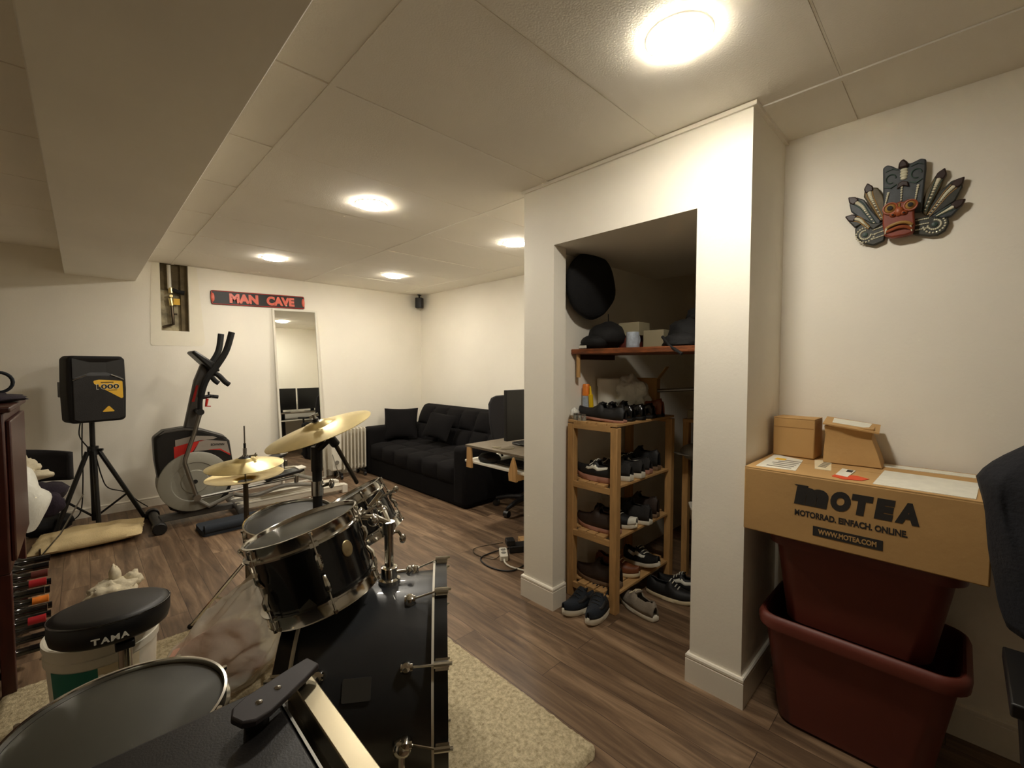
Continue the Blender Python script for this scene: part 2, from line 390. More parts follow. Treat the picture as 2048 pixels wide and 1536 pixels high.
# ------------------------------------------------------------ things on the back wall
t = thing('water_pipe', 'old white water pipe with brass valve in the open wall recess', 'pipe', (.63, YW+.08, 2.0))
MB().tube([(.625, YW+.045, C), (.628, YW+.045, 2.07)], .016, 12).build('upper_pipe', 'white_plastic', t)
MB().cyl((.634, YW+.045, 2.08), (.638, YW+.045, 2.03), .02).cyl((.632, YW+.045, 1.98), (.64, YW+.045, 1.91), .017).cyl((.637, YW+.03, 2.0), (.637, YW+.066, 2.0), .014).build('valve', 'brass', t)
MB().tube([(.64, YW+.045, 1.92), (.645, YW+.045, 1.82), (.648, YW+.045, 1.73), (.60, YW+.05, 1.71), (.57, YW+.066, 1.70)], .013, 10).tube([(.645, YW+.045, 1.83), (.68, YW+.045, 1.83)], .009).build('lower_pipe', 'dark_steel', t)
MB().tube([(.65, YW+.04, 2.06), (.69, YW+.035, 2.045), (.74, YW+.035, 2.04)], .02, 8).build('insulation', 'black_matte', t)
MB().box(.655, .705, YW+.04, YW+.042, 1.92, 1.98).build('tag', 'yellow', t)
# sign
SL, SR_ = V((.951, YW-.012, 2.02)), V((1.853, YW-.012, 2.048))
ux = (SR_-SL).normalized(); Msg = frame((SL+SR_)/2 + V((0, 0, 0)), (0, -1, 0), ux)
t = thing('wall_sign', 'long black and red metal sign reading MAN CAVE above the mirror', 'sign', ((SL+SR_)/2))
W_ = (SR_-SL).length; h_ = .143
MB().prism(rrect(W_, h_, .018), -.008, .002, Msg).build('plate', 'sign_black', t, bev=.002)
b = MB()
for (a, c) in ((0, .0045),):
    P = rrect(W_-.012, h_-.012, .016, 6); b.tube([Msg @ V((x, y, .003)) for x, y in P], .0035, 6, closed=True)
b.build('border', 'red_paint', t)
text('MAN', 'lettering', Msg @ MX.Translation((-.158, 0, .004)), .1, 'coral', t, w=.268, h=.098, bold=.006, ext=.003)
text('CAVE', 'lettering', Msg @ MX.Translation((.198, -.002, .004)), .1, 'coral', t, w=.285, h=.098, bold=.006, ext=.003)
for s in (-1, 1):
    MB().lathe([(.0005, .010), (.022, .008), (.03, .002), (.03, 0)], Msg @ MX.Translation((s*(W_/2-.014), 0, .002)) @ MX.Diagonal((.55, 1.5, 1, 1)), 20).build('end_boss', 'coral', t)
MB().ball(Msg @ V((.255, -.045, .007)), .007).build('screw', 'white_plastic', t)
# mirror leaning on the wall
TL, TR, BR, BL = V((1.52, YW-.012, 1.945)), V((1.977, YW-.012, 1.958)), V((2.025, YW-.085, .004)), V((1.568, YW-.085, .004))
t = thing('floor_mirror', 'tall narrow white framed mirror leaning on the back wall', 'mirror', (BL+BR)/2)
mx_ = (TR-TL).normalized(); mz = (BR-TR).cross(TL-TR).normalized()
if mz.y > 0: mz = -mz
def strip(b, p, q, w, d):
    y = (q-p).normalized(); M = frame((p+q)/2, mz, y); b.cb((0, 0, 0), ((q-p).length+w, w, d), M)
b = MB()
for p, q in ((TL, TR), (TR, BR), (BR, BL), (BL, TL)): strip(b, p, q, .022, .024)
b.build('frame', 'white_plastic', t, bev=.003)
b = MB(); v = b.pts([q + mz*.002 for q in (TL, TR, BR, BL)]); b.f(v); b.build('mirror_glass', 'mirror', t)
b = MB(); v = b.pts([q - mz*.008 for q in (TL, TR, BR, BL)]); b.f(v); b.build('backing', 'black_matte', t)
# small satellite speaker in the corner
t = thing('corner_speaker', 'small black speaker hanging in the far ceiling corner', 'speaker', (3.33, 5.2, 2.2))
Mk = euler((3.335, 5.225, 2.2), 0, 0, .7)
MB().prism(rrect(.09, .1, .02), -.085, .055, Mk).build('cabinet', 'black', t, bev=.008)
MB().cyl(Mk @ V((0, 0, .05)), Mk @ V((.0, .0, .092)), .012).cb((0, 0, .09), (.1, .03, .008), Mk).build('bracket', 'black', t)
# oil radiator
t = thing('oil_radiator', 'white oil filled radiator between mirror and sofa', 'heater', (2.25, 5.12, 0))
Mr = euler((2.24, 5.13, 0), 0, 0, -.06)
for i in range(7):
    x = -.05 + i*.043
    b = MB(); b.prism(rrect(.13, .5, .03, 4, 0, .33), -.006, .006, Mr @ MX.Translation((x, 0, 0)) @ MX.Rotation(PI/2, 4, 'Z') @ MX.Rotation(PI/2, 4, 'X'))
    b.cyl(Mr @ V((x, -.062, .1)), Mr @ V((x, -.062, .57)), .0095).cyl(Mr @ V((x, -.062, .565)), Mr @ V((x, .062, .565)), .0085)
    b.build('fin', 'white_metal', t, bev=.002)
MB().box(-.2, -.08, -.075, .075, .1, .56, Mr).build('control_box', 'white_plastic', t, bev=.012)
MB().cyl(Mr @ V((-.14, -.075, .2)), Mr @ V((-.14, -.09, .2)), .022).build('dial', 'grey_plastic', t)
MB().cyl(Mr @ V((-.08, 0, .12)), Mr @ V((.24, 0, .12)), .02).build('manifold', 'white_metal', t)
for x in (-.1, .18):
    MB().box(x-.015, x+.015, -.12, .12, .05, .07, Mr).cyl(Mr @ V((x-.012, -.11, .025)), Mr @ V((x+.012, -.11, .025)), .025).cyl(Mr @ V((x-.012, .11, .025)), Mr @ V((x+.012, .11, .025)), .025).build('wheel_foot', 'black', t)
b = MB(); b.tube(bez([Mr @ V((-.19, -.08, .3)), Mr @ V((-.17, -.1, .2)), Mr @ V((-.13, -.1, .06)), Mr @ V((-.16, -.11, .03))]), .004, 6); b.build('power_cord', 'grey_plastic', t)
# ------------------------------------------------------------ sofa
t = thing('sofa', 'black fabric three seat sofa along the far right wall', 'sofa', (2.9, 4.16, 0))
SX0, SX1, SY0, SY1 = 2.47, 3.36, 3.14, 5.19
def puff(b, fn, nu, nv, cu, cv, amp):
    """tufted sheet: fn(u,v)->(point, normal)"""
    def g(u, v):
        p, n = fn(u, v)
        a = abs(math.sin(PI*u*cu))**.45 * abs(math.sin(PI*v*cv))**.45 if 0 < u < 1 and 0 < v < 1 else 0
        return p + n*(amp*a)
    b.grid(g, nu, nv)
MB().box(SX0+.02, SX1-.02, SY0+.03, SY1-.03, .0, .26).build('base', 'sofa_dark', t, bev=.02)
for y0, y1 in ((SY0, SY0+.2), (SY1-.2, SY1)):
    MB().box(SX0, SX1-.1, y0, y1, .005, .575).build('arm', 'sofa', t, bev=.05, seg=4)
b = MB(); yA, yB_ = SY0+.19, SY1-.19
puff(b, lambda u, v: (V((SX0+.02+u*.62, yA+v*(yB_-yA), .365+.02*u)), V((0, 0, 1))), 36, 72, 3, 6, .03)
puff(b, lambda u, v: (V((SX0+.02, yA+v*(yB_-yA), .2+u*.165)), V((-1, 0, .1))), 10, 72, 1, 6, .03)
b.build('seat_cushion', 'sofa', t, smooth=80)
def backf(u, v):
    p = lerp((SX0+.60, 0, .36), (SX0+.80, 0, .80), u); p.y = SY0+.16+v*(SY1-SY0-.32)
    return p, V((-.9, 0, .4)).normalized()
b = MB(); puff(b, backf, 36, 84, 2, 6, .05)
def topf(u, v): 
    a = u*PI*.6; return V((SX0+.80-.0+.1*math.sin(a)*.9+.02*u, SY0+.16+v*(SY1-SY0-.32), .80+.035*math.sin(a*1.3)-.05*u*u)), V((0, 0, 1))
puff(b, topf, 10, 84, .5, 6, .0)
b.build('back_cushion', 'sofa', t, smooth=80)
MB().box(SX1-.14, SX1-.02, SY0+.17, SY1-.17, .2, .77).build('back_frame', 'sofa_dark', t, bev=.04, seg=3)
def pillow(name, label, M, w, h, d, mt):
    b = MB()
    for s in (1, -1):
        b.grid(lambda u, v: M @ V(((u-.5)*w*(1-.06*math.sin(PI*v)), (v-.5)*h*(1-.06*math.sin(PI*u)), s*d*(max(0, math.sin(PI*u))*max(0, math.sin(PI*v)))**.5)), 16, 16)
    return tag(b.build(name, mt, smooth=80), label, 'pillow')
pillow('pillow', 'dark cushion leaning against the left sofa arm', frame((2.86, 4.93, .60), (-.55, -.72, .35), (.8, -.6, 0)), .42, .40, .07, 'sofa')
pillow('pillow', 'dark cushion lying against the middle of the sofa back', frame((2.98, 4.28, .62), (-.86, -.1, .45), (0, 1, 0)), .46, .32, .055, 'sofa_dark')
# ------------------------------------------------------------ computer desk behind the closet
DZ = .73
t = thing('computer_desk', 'wood topped desk with white keyboard shelf jutting out behind the closet', 'desk', (2.7, 2.2, 0))
MB().box(2.075, 3.36, 1.79, 2.63, DZ-.018, DZ).build('desktop', 'desk_wood', t, bev=.002)
MB().box(2.097, 2.95, 1.84, 2.665, .59, .606).build('keyboard_shelf', 'white_plastic', t, bev=.002)
MB().prism([(-.03, 0), (.03, 0), (.024, .155), (-.022, .155)], -.009, .009, MX.Translation((2.084, 2.59, .557)) @ MX.Rotation(PI/2, 4, 'Z') @ MX.Rotation(PI/2, 4, 'X')).build('shelf_bracket', 'pine', t, bev=.002)
b = MB(); b.prism([(-.035, 0), (.035, 0), (.04, .05), (.012, .135), (-.004, .165), (-.03, .1)], -.01, .01, MX.Translation((2.066, 2.10, .545)) @ MX.Rotation(PI/2, 4, 'Z') @ MX.Rotation(PI/2, 4, 'X'))
b.box(2.07, 2.5, 2.07, 2.1, .548, .59); b.build('shelf_bracket', 'pine', t, bev=.002)
for x, y in ((2.5, 2.2), (3.3, 2.55), (3.3, 1.85), (2.5, 1.85)):
    MB().box(x-.025, x+.025, y-.025, y+.025, 0, DZ-.018).build('leg', 'black', t, bev=.003)
def monitor(label, x, y, w, rz):
    t = thing('monitor', label, 'monitor', (x, y, DZ), rz, 'black monitors on the desk')
    M = basis(t)
    MB().box(-w/2, w/2, -.018, .018, .045, .42, M).build('housing', 'black', t, bev=.004)
    MB().box(-w/2+.012, w/2-.012, .0175, .0195, .062, .408, M).build('screen', 'screen', t)
    MB().prism(rrect(.26, .2, .05), 0, .012, M).box(-.03, .03, -.045, -.018, .008, .2, M).build('stand', 'black_gloss', t, bev=.002)
monitor('black flat monitor on the desk, cut off by the closet wall', 2.45, 2.3, .5, -.08)
monitor('black flat monitor further back on the desk, seen in the mirror', 2.99, 2.26, .5, .04)
t = thing('speaker_box', 'small black box on the near edge of the desk', 'speaker', (2.15, 1.97, DZ))
MB().box(2.10, 2.26, 1.89, 2.02, DZ, DZ+.13).build('cabinet', 'black_gloss', t, bev=.005)
MB().box(2.099, 2.1005, 1.905, 2.005, DZ+.02, DZ+.115).build('grille', 'black_matte', t)
b = MB(); b.tube(bez([(2.18, 2.34, DZ+.003), (2.13, 2.38, DZ+.003), (2.14, 2.28, DZ+.004), (2.2, 2.24, DZ+.003), (2.25, 2.3, DZ+.003)], 24), .003, 6)
tag(b.build('cable', 'cream'), 'thin pale cable looped on the desktop beside the monitor', 'cable')
b = MB(); b.ball((2.18, 2.47, .603+.028), (.075, .1, .045), fn=lambda q: 1 if q.z > -.6 else .9)
o = b.build('headphones', 'black_matte'); tag(o, 'black dark bundle of headphones on the white keyboard shelf', 'headphones')
MB().tube([(2.2, 2.42+.07*math.cos(a), .66+.04*math.sin(a)) for a in [PI*i/10 for i in range(11)]], .008, 8).build('headband', 'black', o)
t = thing('keyboard', 'dark keyboard on the white shelf under the desktop', 'keyboard', (2.25, 2.15, .603))
MB().box(2.17, 2.31, 1.98, 2.38, .603, .621).build('body', 'black', t, bev=.003)
b = MB()
for i in range(5):
    for j in range(14): b.box(2.178+i*.026, 2.2+i*.026, 1.99+j*.0275, 2.013+j*.0275, .621, .626)
b.build('keys', 'charcoal', t)
for lab, x, y, w, h in (('white paper box between the monitors on the desk', 2.74, 1.93, .2, .14), ('white leaflet box at the wall end of the desk', 3.2, 1.92, .16, .12)):
    tag(MB().box(x-w/2, x+w/2, y-.05, y+.05, DZ, DZ+h).build('paper_box', 'label_white', bev=.002), lab, 'box', 'white boxes on the desk')
# office chair
def office_chair(label, x, y, rz, name='office_chair'):
    t = thing(name, label, 'chair', (x, y, 0), rz); M = basis(t)
    b = MB(); b.grid(lambda u, v: M @ V(((u-.5)*.5, (v-.5)*.48, .46+.035*(math.sin(PI*u)*math.sin(PI*v))**.5-.02*v*v)), 14, 14); b.box(-.25, .25, -.24, .24, .41, .46, M)
    b.build('seat', 'fabric_dark', t, bev=.02)
    b = MB(); b.rings([[M @ V((px*w, -.25-.10*k+(.035 if f else 0)+.05*px*px*4*(.25), .52+.52*k)) for px, f in ((-.5, 0), (-.25, 0), (0, 0), (.25, 0), (.5, 0), (.5, 1), (.25, 1), (0, 1), (-.25, 1), (-.5, 1))] for k, w in ((0, .34), (.12, .42), (.5, .46), (.85, .44), (.96, .36), (1, .24))])
    b.build('backrest', 'fabric_dark', t, bev=.01)
    MB().tube([M @ V(p) for p in ((0, -.1, .41), (0, -.27, .42), (0, -.33, .5), (0, -.32, .75))], .02, 8).build('back_strut', 'black', t)
    MB().cyl(M @ V((0, 0, .1)), M @ V((0, 0, .41)), .026).build('gas_post', 'black', t)
    for s in (-1, 1):
        MB().tube([M @ V(p) for p in ((s*.2, 0, .44), (s*.29, 0, .46), (s*.3, 0, .62))], .016, 8).box(*sorted((s*.27, s*.33)), -.13, .13, .62, .65, M).build('armrest', 'black', t, bev=.008)
    for i in range(5):
        a = 2*PI*i/5+.3; d = V((math.cos(a), math.sin(a), 0))
        lg = MB().tube([M @ (d*.02+V((0, 0, .115))), M @ (d*.18+V((0, 0, .1))), M @ (d*.3+V((0, 0, .075)))], [.026, .022, .016], 8).build('leg', 'black', t)
        q = d*.3; n = V((-d.y, d.x, 0))
        MB().cyl(M @ (q+n*.022+V((0, 0, .03))), M @ (q-n*.022+V((0, 0, .03))), .03).cyl(M @ (q+V((0, 0, .03))), M @ (q+V((0, 0, .08))), .008).build('caster', 'black', lg)
    return t
office_chair('dark office chair behind the monitor, facing the desk', 2.92, 2.79, PI-.15)
# power strip and cables on the floor
t = thing('power_brick', 'black adapter block on the floor beside the closet', 'adapter', (2.17, 2.22, 0))
Mp = euler((2.2, 2.2, 0), 0, 0, -.55)
MB().box(-.06, .22, -.05, .04, 0, .05, Mp).build('body', 'black', t, bev=.006)
MB().box(-.08, -.02, -.04, .03, .05, .09, Mp).build('plug', 'black', t, bev=.004)
t = thing('power_strip', 'white multi socket power strip on the wooden floor', 'power strip', (2.06, 2.2, 0))
Mp = euler((2.06, 2.19, 0), 0, 0, -2.25)
MB().prism(rrect(.15, .055, .012), 0, .035, Mp).build('body', 'white_plastic', t, bev=.003)
for i in range(2): MB().cyl(Mp @ V((-.035+i*.05, 0, .035)), Mp @ V((-.035+i*.05, 0, .036)), .018).build('socket', 'grey_plastic', t)
MB().tube(bez([Mp @ V((.075, 0, .015)), (1.99, 2.10, .01), (1.98, 2.04, .006), (2.0, 1.95, .006), (2.04, 1.84, .006), (2.1, 1.775, .006)], 40), .006, 8).build('power_cord', 'white_plastic', t)
tag(MB().tube(bez([(2.17, 2.2, .03), (2.06, 2.28, .008), (1.92, 2.27, .006), (1.88, 2.13, .006), (1.93, 2.0, .006), (2.06, 1.99, .006), (2.16, 2.05, .006), (2.25, 2.1, .02)], 60), .005, 8).build('cable', 'black'), 'black cable looped in a ring around the white power strip', 'cable')
tag(MB().tube(bez([(2.14, 2.28, .05), (2.0, 2.42, .01), (1.94, 2.34, .005), (1.99, 2.2, .004), (2.1, 2.22, .035)], 40), .0035, 8).build('cable', 'dark_steel'), 'thin brown cable arching from the black adapter', 'cable')
tag(MB().cb((0, 0, .02), (.28, .09, .04), euler((2.42, 2.2, 0), 0, 0, -.5)).build('wood_block', 'pine_x', bev=.003), 'short pale wood batten on the floor under the desk', 'batten')
# ------------------------------------------------------------ loudspeaker on its stand
t = thing('loudspeaker', 'black loudspeaker with yellow label on a tripod stand', 'speaker', (.045, 4.93, .88))
Ms = euler((.045, 4.95, .88), 0, 0, .30)
b = MB(); R = []
for z, w, f in ((0, .31, .0), (.02, .35, .0), (.26, .365, .0), (.5, .355, .0), (.525, .31, .0)):
    R.append([Ms @ V(p) for p in ((-w/2, -.14, z), (-w/2+.02, -.155, z), (w/2-.02, -.155, z), (w/2, -.14, z), (w/2, .0, z), (w/2-.09, .15, z), (-w/2+.09, .15, z), (-w/2, .0, z))])
b.rings(R); b.build('cabinet', 'black_matte', t, bev=.014, seg=3)
Mf = Ms @ MX.Translation((0, -.155, 0)) @ MX.Rotation(PI/2, 4, 'X')      # x right, y up, z outwards
MB().prism([(-.155, .03), (-.12, .012), (.12, .012), (.155, .03), (.155, .33), (.075, .37), (-.075, .37), (-.155, .33)], 0, .012, Mf).build('grille', 'charcoal', t, bev=.006)
b = MB(); o1 = [(-.155, .35), (.155, .35), (.155, .505), (-.155, .505)]; o2 = [(-.05, .395), (.05, .395), (.05, .475), (-.05, .475)]
b.rings([[Mf @ V((x, y, .012)) for x, y in o1], [Mf @ V((x, y, .002)) for x, y in o2]], cap=False); b.f(b.pts([(x, y, .002) for x, y in o2], Mf)); b.build('horn', 'black', t, smooth=5)
for s in (-1, 1): MB().tube([Mf @ V((s*.155, .335, .014)), Mf @ V((s*.075, .376, .014))], .004, 6).build('trim_line', 'steel', t)
lb = MB().prism([(-.035, .322), (-.03, .33), (.0, .337), (.14, .325), (.148, .318), (.15, .19), (.142, .182), (.132, .186), (.03, .26), (-.03, .305)], .012, .0132, Mf).build('label', 'yellow', t)
text('1000', 'number_outline', Mf @ MX.Translation((.055, .281, .0133)), .05, 'label_white', lb, w=.146, h=.044, bold=.0022, ext=.0004)
text('1000', 'number', Mf @ MX.Translation((.055, .281, .0139)), .05, 'ink', lb, w=.140, h=.038, bold=.0012, ext=.0006)
MB().prism([(-.005, .268), (.0, .268), (.0, .268)], .0132, .0134, Mf).box(.01, .09, .312, .318, .0132, .0136, Mf).box(.055, .11, .249, .253, .0132, .0136, Mf).build('small_print', 'ink', lb)
MB().prism([(.02, .078), (.085, .078), (.09, .083), (.06, .122), (.05, .122), (.016, .083)], .012, .0132, Mf).build('triangle_badge', 'yellow', t)
MB().box(-.178, -.172, -.05, .06, .2, .32, Ms).build('side_handle', 'black', t, bev=.01)
t = thing('speaker_stand', 'black tripod stand under the loudspeaker', 'stand', (.045, 4.95, 0))
P0 = V((.045, 4.95, 0))
MB().cyl(P0+V((0, 0, .08)), P0+V((0, 0, .88)), .0175).cyl(P0+V((0, 0, .06)), P0+V((0, 0, .62)), .024).build('pole', 'black', t)
MB().cyl(P0+V((0, 0, .6)), P0+V((0, 0, .67)), .036).cyl(P0+V((0, 0, .64)), P0+V((.06, -.03, .64)), .01).build('collar', 'black', t)
for a in (200, -8, -82):
    d = V((math.cos(math.radians(a)), math.sin(math.radians(a)), 0)); r_ = .31 if a == -8 else .25
    if a == -82: r_ = .12
    lg = MB().tube([P0+d*.035+V((0, 0, .63)), P0+d*r_+V((0, 0, .02))], .0165, 8).build('leg', 'black', t)
    MB().tube([P0+d*.02+V((0, 0, .1)), P0+d*(.035+(r_-.035)*.62)+V((0, 0, .63-.61*.62))], .009, 6).build('brace', 'black', lg)
    MB().ball(P0+d*r_+V((0, 0, .02)), (.022, .022, .02), u=10, v=6).build('rubber_foot', 'rubber', lg)
b = MB(); b.tube(bez([(-.02, 4.99, .88), (-.03, 4.98, .76), (.02, 4.92, .66), (.03, 4.90, .64)], 30), .0045, 6).tube(bez([(-.01, 5.02, .9), (-.02, 5.1, .6), (-.02, 5.15, .4), (-.04, 5.2, .1), (-.1, 5.2, .02)], 30), .0045, 6).tube(bez([(.06, 4.9, .6), (.09, 4.92, .42), (.13, 5.0, .3), (.24, 5.1, .22), (.33, 5.2, .1), (.4, 5.25, .02)], 30), .0045, 6)
tag(b.build('speaker_cable', 'black'), 'black cable hanging from the loudspeaker around its stand', 'cable')
# ------------------------------------------------------------ elliptical trainer (side view, along +X)
t = thing('elliptical_trainer', 'grey and black elliptical trainer in front of the back wall', 'exercise machine', (.9, 4.6, 0))
EY = 4.62
def side(poly, y0, y1): return MB().prism(poly, -y1, -y0, MX.Rotation(PI/2, 4, 'X'))
sh = [(.395, .74), (.46, .795), (.6, .81), (.72, .785), (.88, .715), (.925, .66), (.945, .48), (.945, .30), (.90, .16), (.80, .09), (.58, .075), (.49, .13), (.43, .3), (.40, .55)]
side(sh, EY-.08, EY+.08).build('shroud', 'black', t, bev=.022, seg=3)
side([(.425, .757), (.468, .793), (.6, .805), (.72, .782), (.88, .712), (.905, .685), (.72, .765), (.6, .785), (.47, .775)], EY-.084, EY+.084).build('shroud_top', 'grey_shroud', t, bev=.006)
MW = MX.Translation((.66, EY-.08, .345)) @ MX.Rotation(PI/2, 4, 'X')
MB().lathe([(.248, -.17), (.252, 0), (.25, .014), (.238, .02), (.165, .02), (.16, .012), (.1, .012), (.095, .02), (.0005, .022)], MW, 48).build('crank_disc', 'wheel_grey', t)
MB().lathe([(.018, .0), (.018, .026), (.0005, .027)], MW, 16).build('axle_cap', 'black', t)
Mp_ = MX.Translation((0, EY-.0805, 0)) @ MX.Rotation(PI/2, 4, 'X')
MB().prism([(.535, .71), (.66, .735), (.80, .715), (.83, .70), (.80, .69), (.7, .69), (.535, .655)], 0, .002, Mp_).prism([(.66, .60), (.70, .68), (.74, .69), (.9, .66), (.925, .53), (.85, .585), (.78, .6)], 0, .002, Mp_).build('side_panel', 'panel_grey', t)
MB().prism([(.525, .54), (.525, .655), (.62, .675), (.74, .69), (.70, .68), (.655, .605), (.6, .555)], 0, .0026, Mp_).prism([(.76, .602), (.85, .588), (.925, .53), (.922, .545), (.85, .6)], 0, .003, Mp_).build('red_decal', 'sticker_red', t)
b_ = text('SCHWINN', 'lettering', Mp_ @ MX.Translation((.83, .64, .002)) @ MX.Rotation(-.06, 4, 'Z'), .03, 'ink', t, w=.1, h=.02, bold=.001, ext=.001)
MB().cyl((.4, EY-.26, .045), (.4, EY+.26, .045), .034).cyl((.4, EY-.27, .045), (.4, EY-.2, .045), .048).cyl((.4, EY+.2, .045), (.4, EY+.27, .045), .048).build('front_stabilizer', 'black', t, bev=.008)
MB().cyl((.97, EY-.27, .06), (.97, EY+.27, .06), .032).cyl((.97, EY-.28, .06), (.97, EY-.2, .06), .042).build('middle_stabilizer', 'grey_shroud', t, bev=.008)
MB().box(.42, 1.05, EY-.035, EY+.035, .03, .08).build('base_beam', 'grey_shroud', t, bev=.006)
for s in (-1, 1):
    MB().box(.95, 1.93, EY+s*.11-.04, EY+s*.11+.04, .035, .085).box(.95, 1.93, EY+s*.11-.045, EY+s*.11-.03, .08, .095).box(.95, 1.93, EY+s*.11+.03, EY+s*.11+.045, .08, .095).build('rail', 'white_metal', t, bev=.006)
    MB().box(1.90, 1.96, EY+s*.11-.045, EY+s*.11+.045, .0, .09).build('rail_foot', 'white_plastic', t, bev=.008)
# mast and console
ms = [(.60, .78), (.68, .78), (.745, 1.1), (.80, 1.28), (.74, 1.35), (.685, 1.2)]
side(ms, EY-.04, EY+.04).build('mast', 'grey_shroud', t, bev=.014)
side([(.66, 1.02), (.68, 1.02), (.712, 1.16), (.695, 1.16)], EY-.0425, EY+.0425).build('mast_stripe', 'red_paint', t)
b = side([(.655, 1.44), (.68, 1.46), (.83, 1.345), (.86, 1.28), (.80, 1.27), (.755, 1.33)], EY-.13, EY+.13); b.build('console', 'black', t, bev=.014)
MB().tube(bez([(.79, EY-.05, 1.27), (.83, EY-.17, 1.25), (.875, EY-.2, 1.19), (.905, EY-.2, 1.165)], 14), .021, 10).tube(bez([(.79, EY+.05, 1.27), (.83, EY+.17, 1.25), (.875, EY+.2, 1.19), (.905, EY+.2, 1.165)], 14), .021, 10).build('fixed_handlebar', 'black_matte', t)
MB().cyl((.81, EY-.06, 1.06), (.81, EY+.06, 1.06), .012).tube([(.74, EY, 1.05), (.80, EY, 1.06), (.86, EY, 1.05)], .016, 8).tube([(.79, EY, 1.06), (.79, EY, 1.1)], .008, 6).build('bottle_holder', 'black', t)
MB().tube([(.775, EY-.02, 1.04), (.765, EY-.02, .975), (.80, EY-.02, .972)], [.012, .01, .004], 8).build('safety_tag', 'sticker_red', t)
for s, off in ((-1, 0), (1, .0)):
    y = EY + s*.155
    k = .02 if s < 0 else .0
    MB().tube(bez([(.70, y, .93), (.705, y, 1.05), (.745, y, 1.2), (.83, y, 1.33), (.90, y, 1.46), (.925+k, y, 1.62)], 30), [.019]*8+[.026]*(len(bez([(0,0,0)]*6, 30))-8), 10).build('moving_handle', 'black_matte', t)
    lo = [(.70, y, .93), (.66, y, .78), (.59, y, .56), (.585, y, .52), (.66, y, .22)] if s < 0 else [(.70, y, .93), (.72, y, .7), (.80, y, .45), (.86, y, .3)]
    MB().tube(lo, .017, 10).build('lower_arm', 'steel', t)
    MB().cyl((.70, y-.03, .94), (.70, EY, .94), .026).build('pivot', 'black', t)
    e = V(lo[-1]); pe = V((1.45, y, .255 if s < 0 else .36))
    MB().tube([e, pe], .014, 8).cyl(e+V((0, -.03, 0)), e+V((0, .03, 0)), .028).cyl(pe+V((0, 0, -.05)), pe+V((0, 0, .01)), .02).build('foot_link', 'steel', t)
    MB().tube(bez([(.95, y*.5+EY*.5, .17+.1*(s > 0)), (1.1, y, .15+.1*(s > 0)), (1.35, y, .19+.08*(s > 0)), (1.72, y, .13)], 16), .02, 8).build('roller_arm', 'grey_plastic', t)
    MB().prism([(-.17, -.07), (.14, -.075), (.18, -.04), (.18, .04), (.14, .075), (-.17, .07)], 0, .03, euler((1.34 if s < 0 else 1.28, y, .29 if s < 0 else .385), 0, -.12 if s < 0 else -.22, 0)).build('pedal', 'black', t, bev=.008)
    MB().box(.12, .19, -.06, .06, .025, .04, euler((1.34 if s < 0 else 1.28, y, .29 if s < 0 else .385), 0, -.12 if s < 0 else -.22, 0)).build('pedal_tip', 'white_plastic', t, bev=.004)
MB().tube([(.66, EY-.11, .2), (.75, EY-.12, .12), (.93, EY-.13, .19)], .018, 8).build('crank', 'grey_plastic', t)
tag(MB().prism(rrect(.75, .26, .03), 0, .045, euler((1.0, 4.20, 0), 0, 0, .03)).cyl(euler((1.0, 4.20, 0), 0, 0, .03) @ V((-.36, -.11, .05)), euler((1.0, 4.20, 0), 0, 0, .03) @ V((.36, -.11, .05)), .034).build('exercise_mat', 'mat_blue', smooth=30), 'dark blue grey rolled exercise mat on the floor before the elliptical trainer', 'mat')
# ------------------------------------------------------------ canvas bag and things at the left
def canvas(u, v, s):
    x = -.31 + .6*u + .05*v; y = 4.33 + (.5 - .06*u)*v
    e = (max(0, math.sin(PI*u))*max(0, math.sin(PI*v)))**.35
    z = .05 + s*(.046 + .03*NZ.noise(V((u*5, v*4, 1)))*(s > 0) + .035*math.exp(-((v-.12)/.13)**2)*(s > 0))*e
    return V((x + .012*NZ.noise(V((u*4, v*9, 5))), y, max(.003, z)))
b = MB(); b.grid(lambda u, v: canvas(u, v, 1), 30, 24).grid(lambda u, v: canvas(u, v, -1), 30, 24)
o = b.build('canvas_bag', 'bag_canvas', smooth=80); tag(o, 'flat beige canvas bag lying on the floor by the speaker stand', 'bag')
MB().box(-.245, -.235, 4.315, 4.345, .01, .085).build('tie_strap', 'dark_steel', o)
# chair behind the cabinet
t = thing('side_chair', 'black low chair behind the dark cabinet at the left wall', 'chair', (-.35, 4.45, 0))
def cb_(u, v): 
    a = (u-.5)*1.5; return V((-.30+.33*math.sin(a)*1.0, 4.60-.14*(1-math.cos(a))*2.4, .50+.27*v-.07*u*v))
MB().grid(cb_, 20, 6).build('backrest', 'fabric_dark', t, solid=.03, smooth=60)
MB().prism(rrect(.5, .5, .12, 6), .36, .42, euler((-.38, 4.38, 0), 0, 0, 0)).build('seat', 'fabric_dark', t, bev=.02)
for x, y in ((-.57, 4.2), (-.36, 4.22), (-.57, 4.58), (-.36, 4.58)): MB().cyl((x, y, 0), (x*.95-.02, y, .37), .014).build('leg', 'black', t)
b = MB(); b.ball((-.21, 4.24, .485), (.12, .13, .07), fn=lambda q: 1+.22*NZ.noise(q*2.2+V((3, 1, 4))), u=24, v=14)
b.ball((-.18, 4.1, .43), (.075, .05, .08), fn=lambda q: 1+.2*NZ.noise(q*2.5), u=20, v=12)
tag(b.build('dark_garment', 'purple_dark', smooth=80), 'dark purple garment draped over the seat of the low chair', 'garment')
b = MB(); b.ball((-.32, 4.2, .665), (.10, .09, .075), fn=lambda q: 1+.32*NZ.noise(q*2.6+V((9, 2, 1)))+.14*NZ.noise(q*7), u=40, v=24); b.ball((-.23, 4.14, .625), (.08, .05, .03), fn=lambda q: 1+.3*NZ.noise(q*3), u=18, v=10)
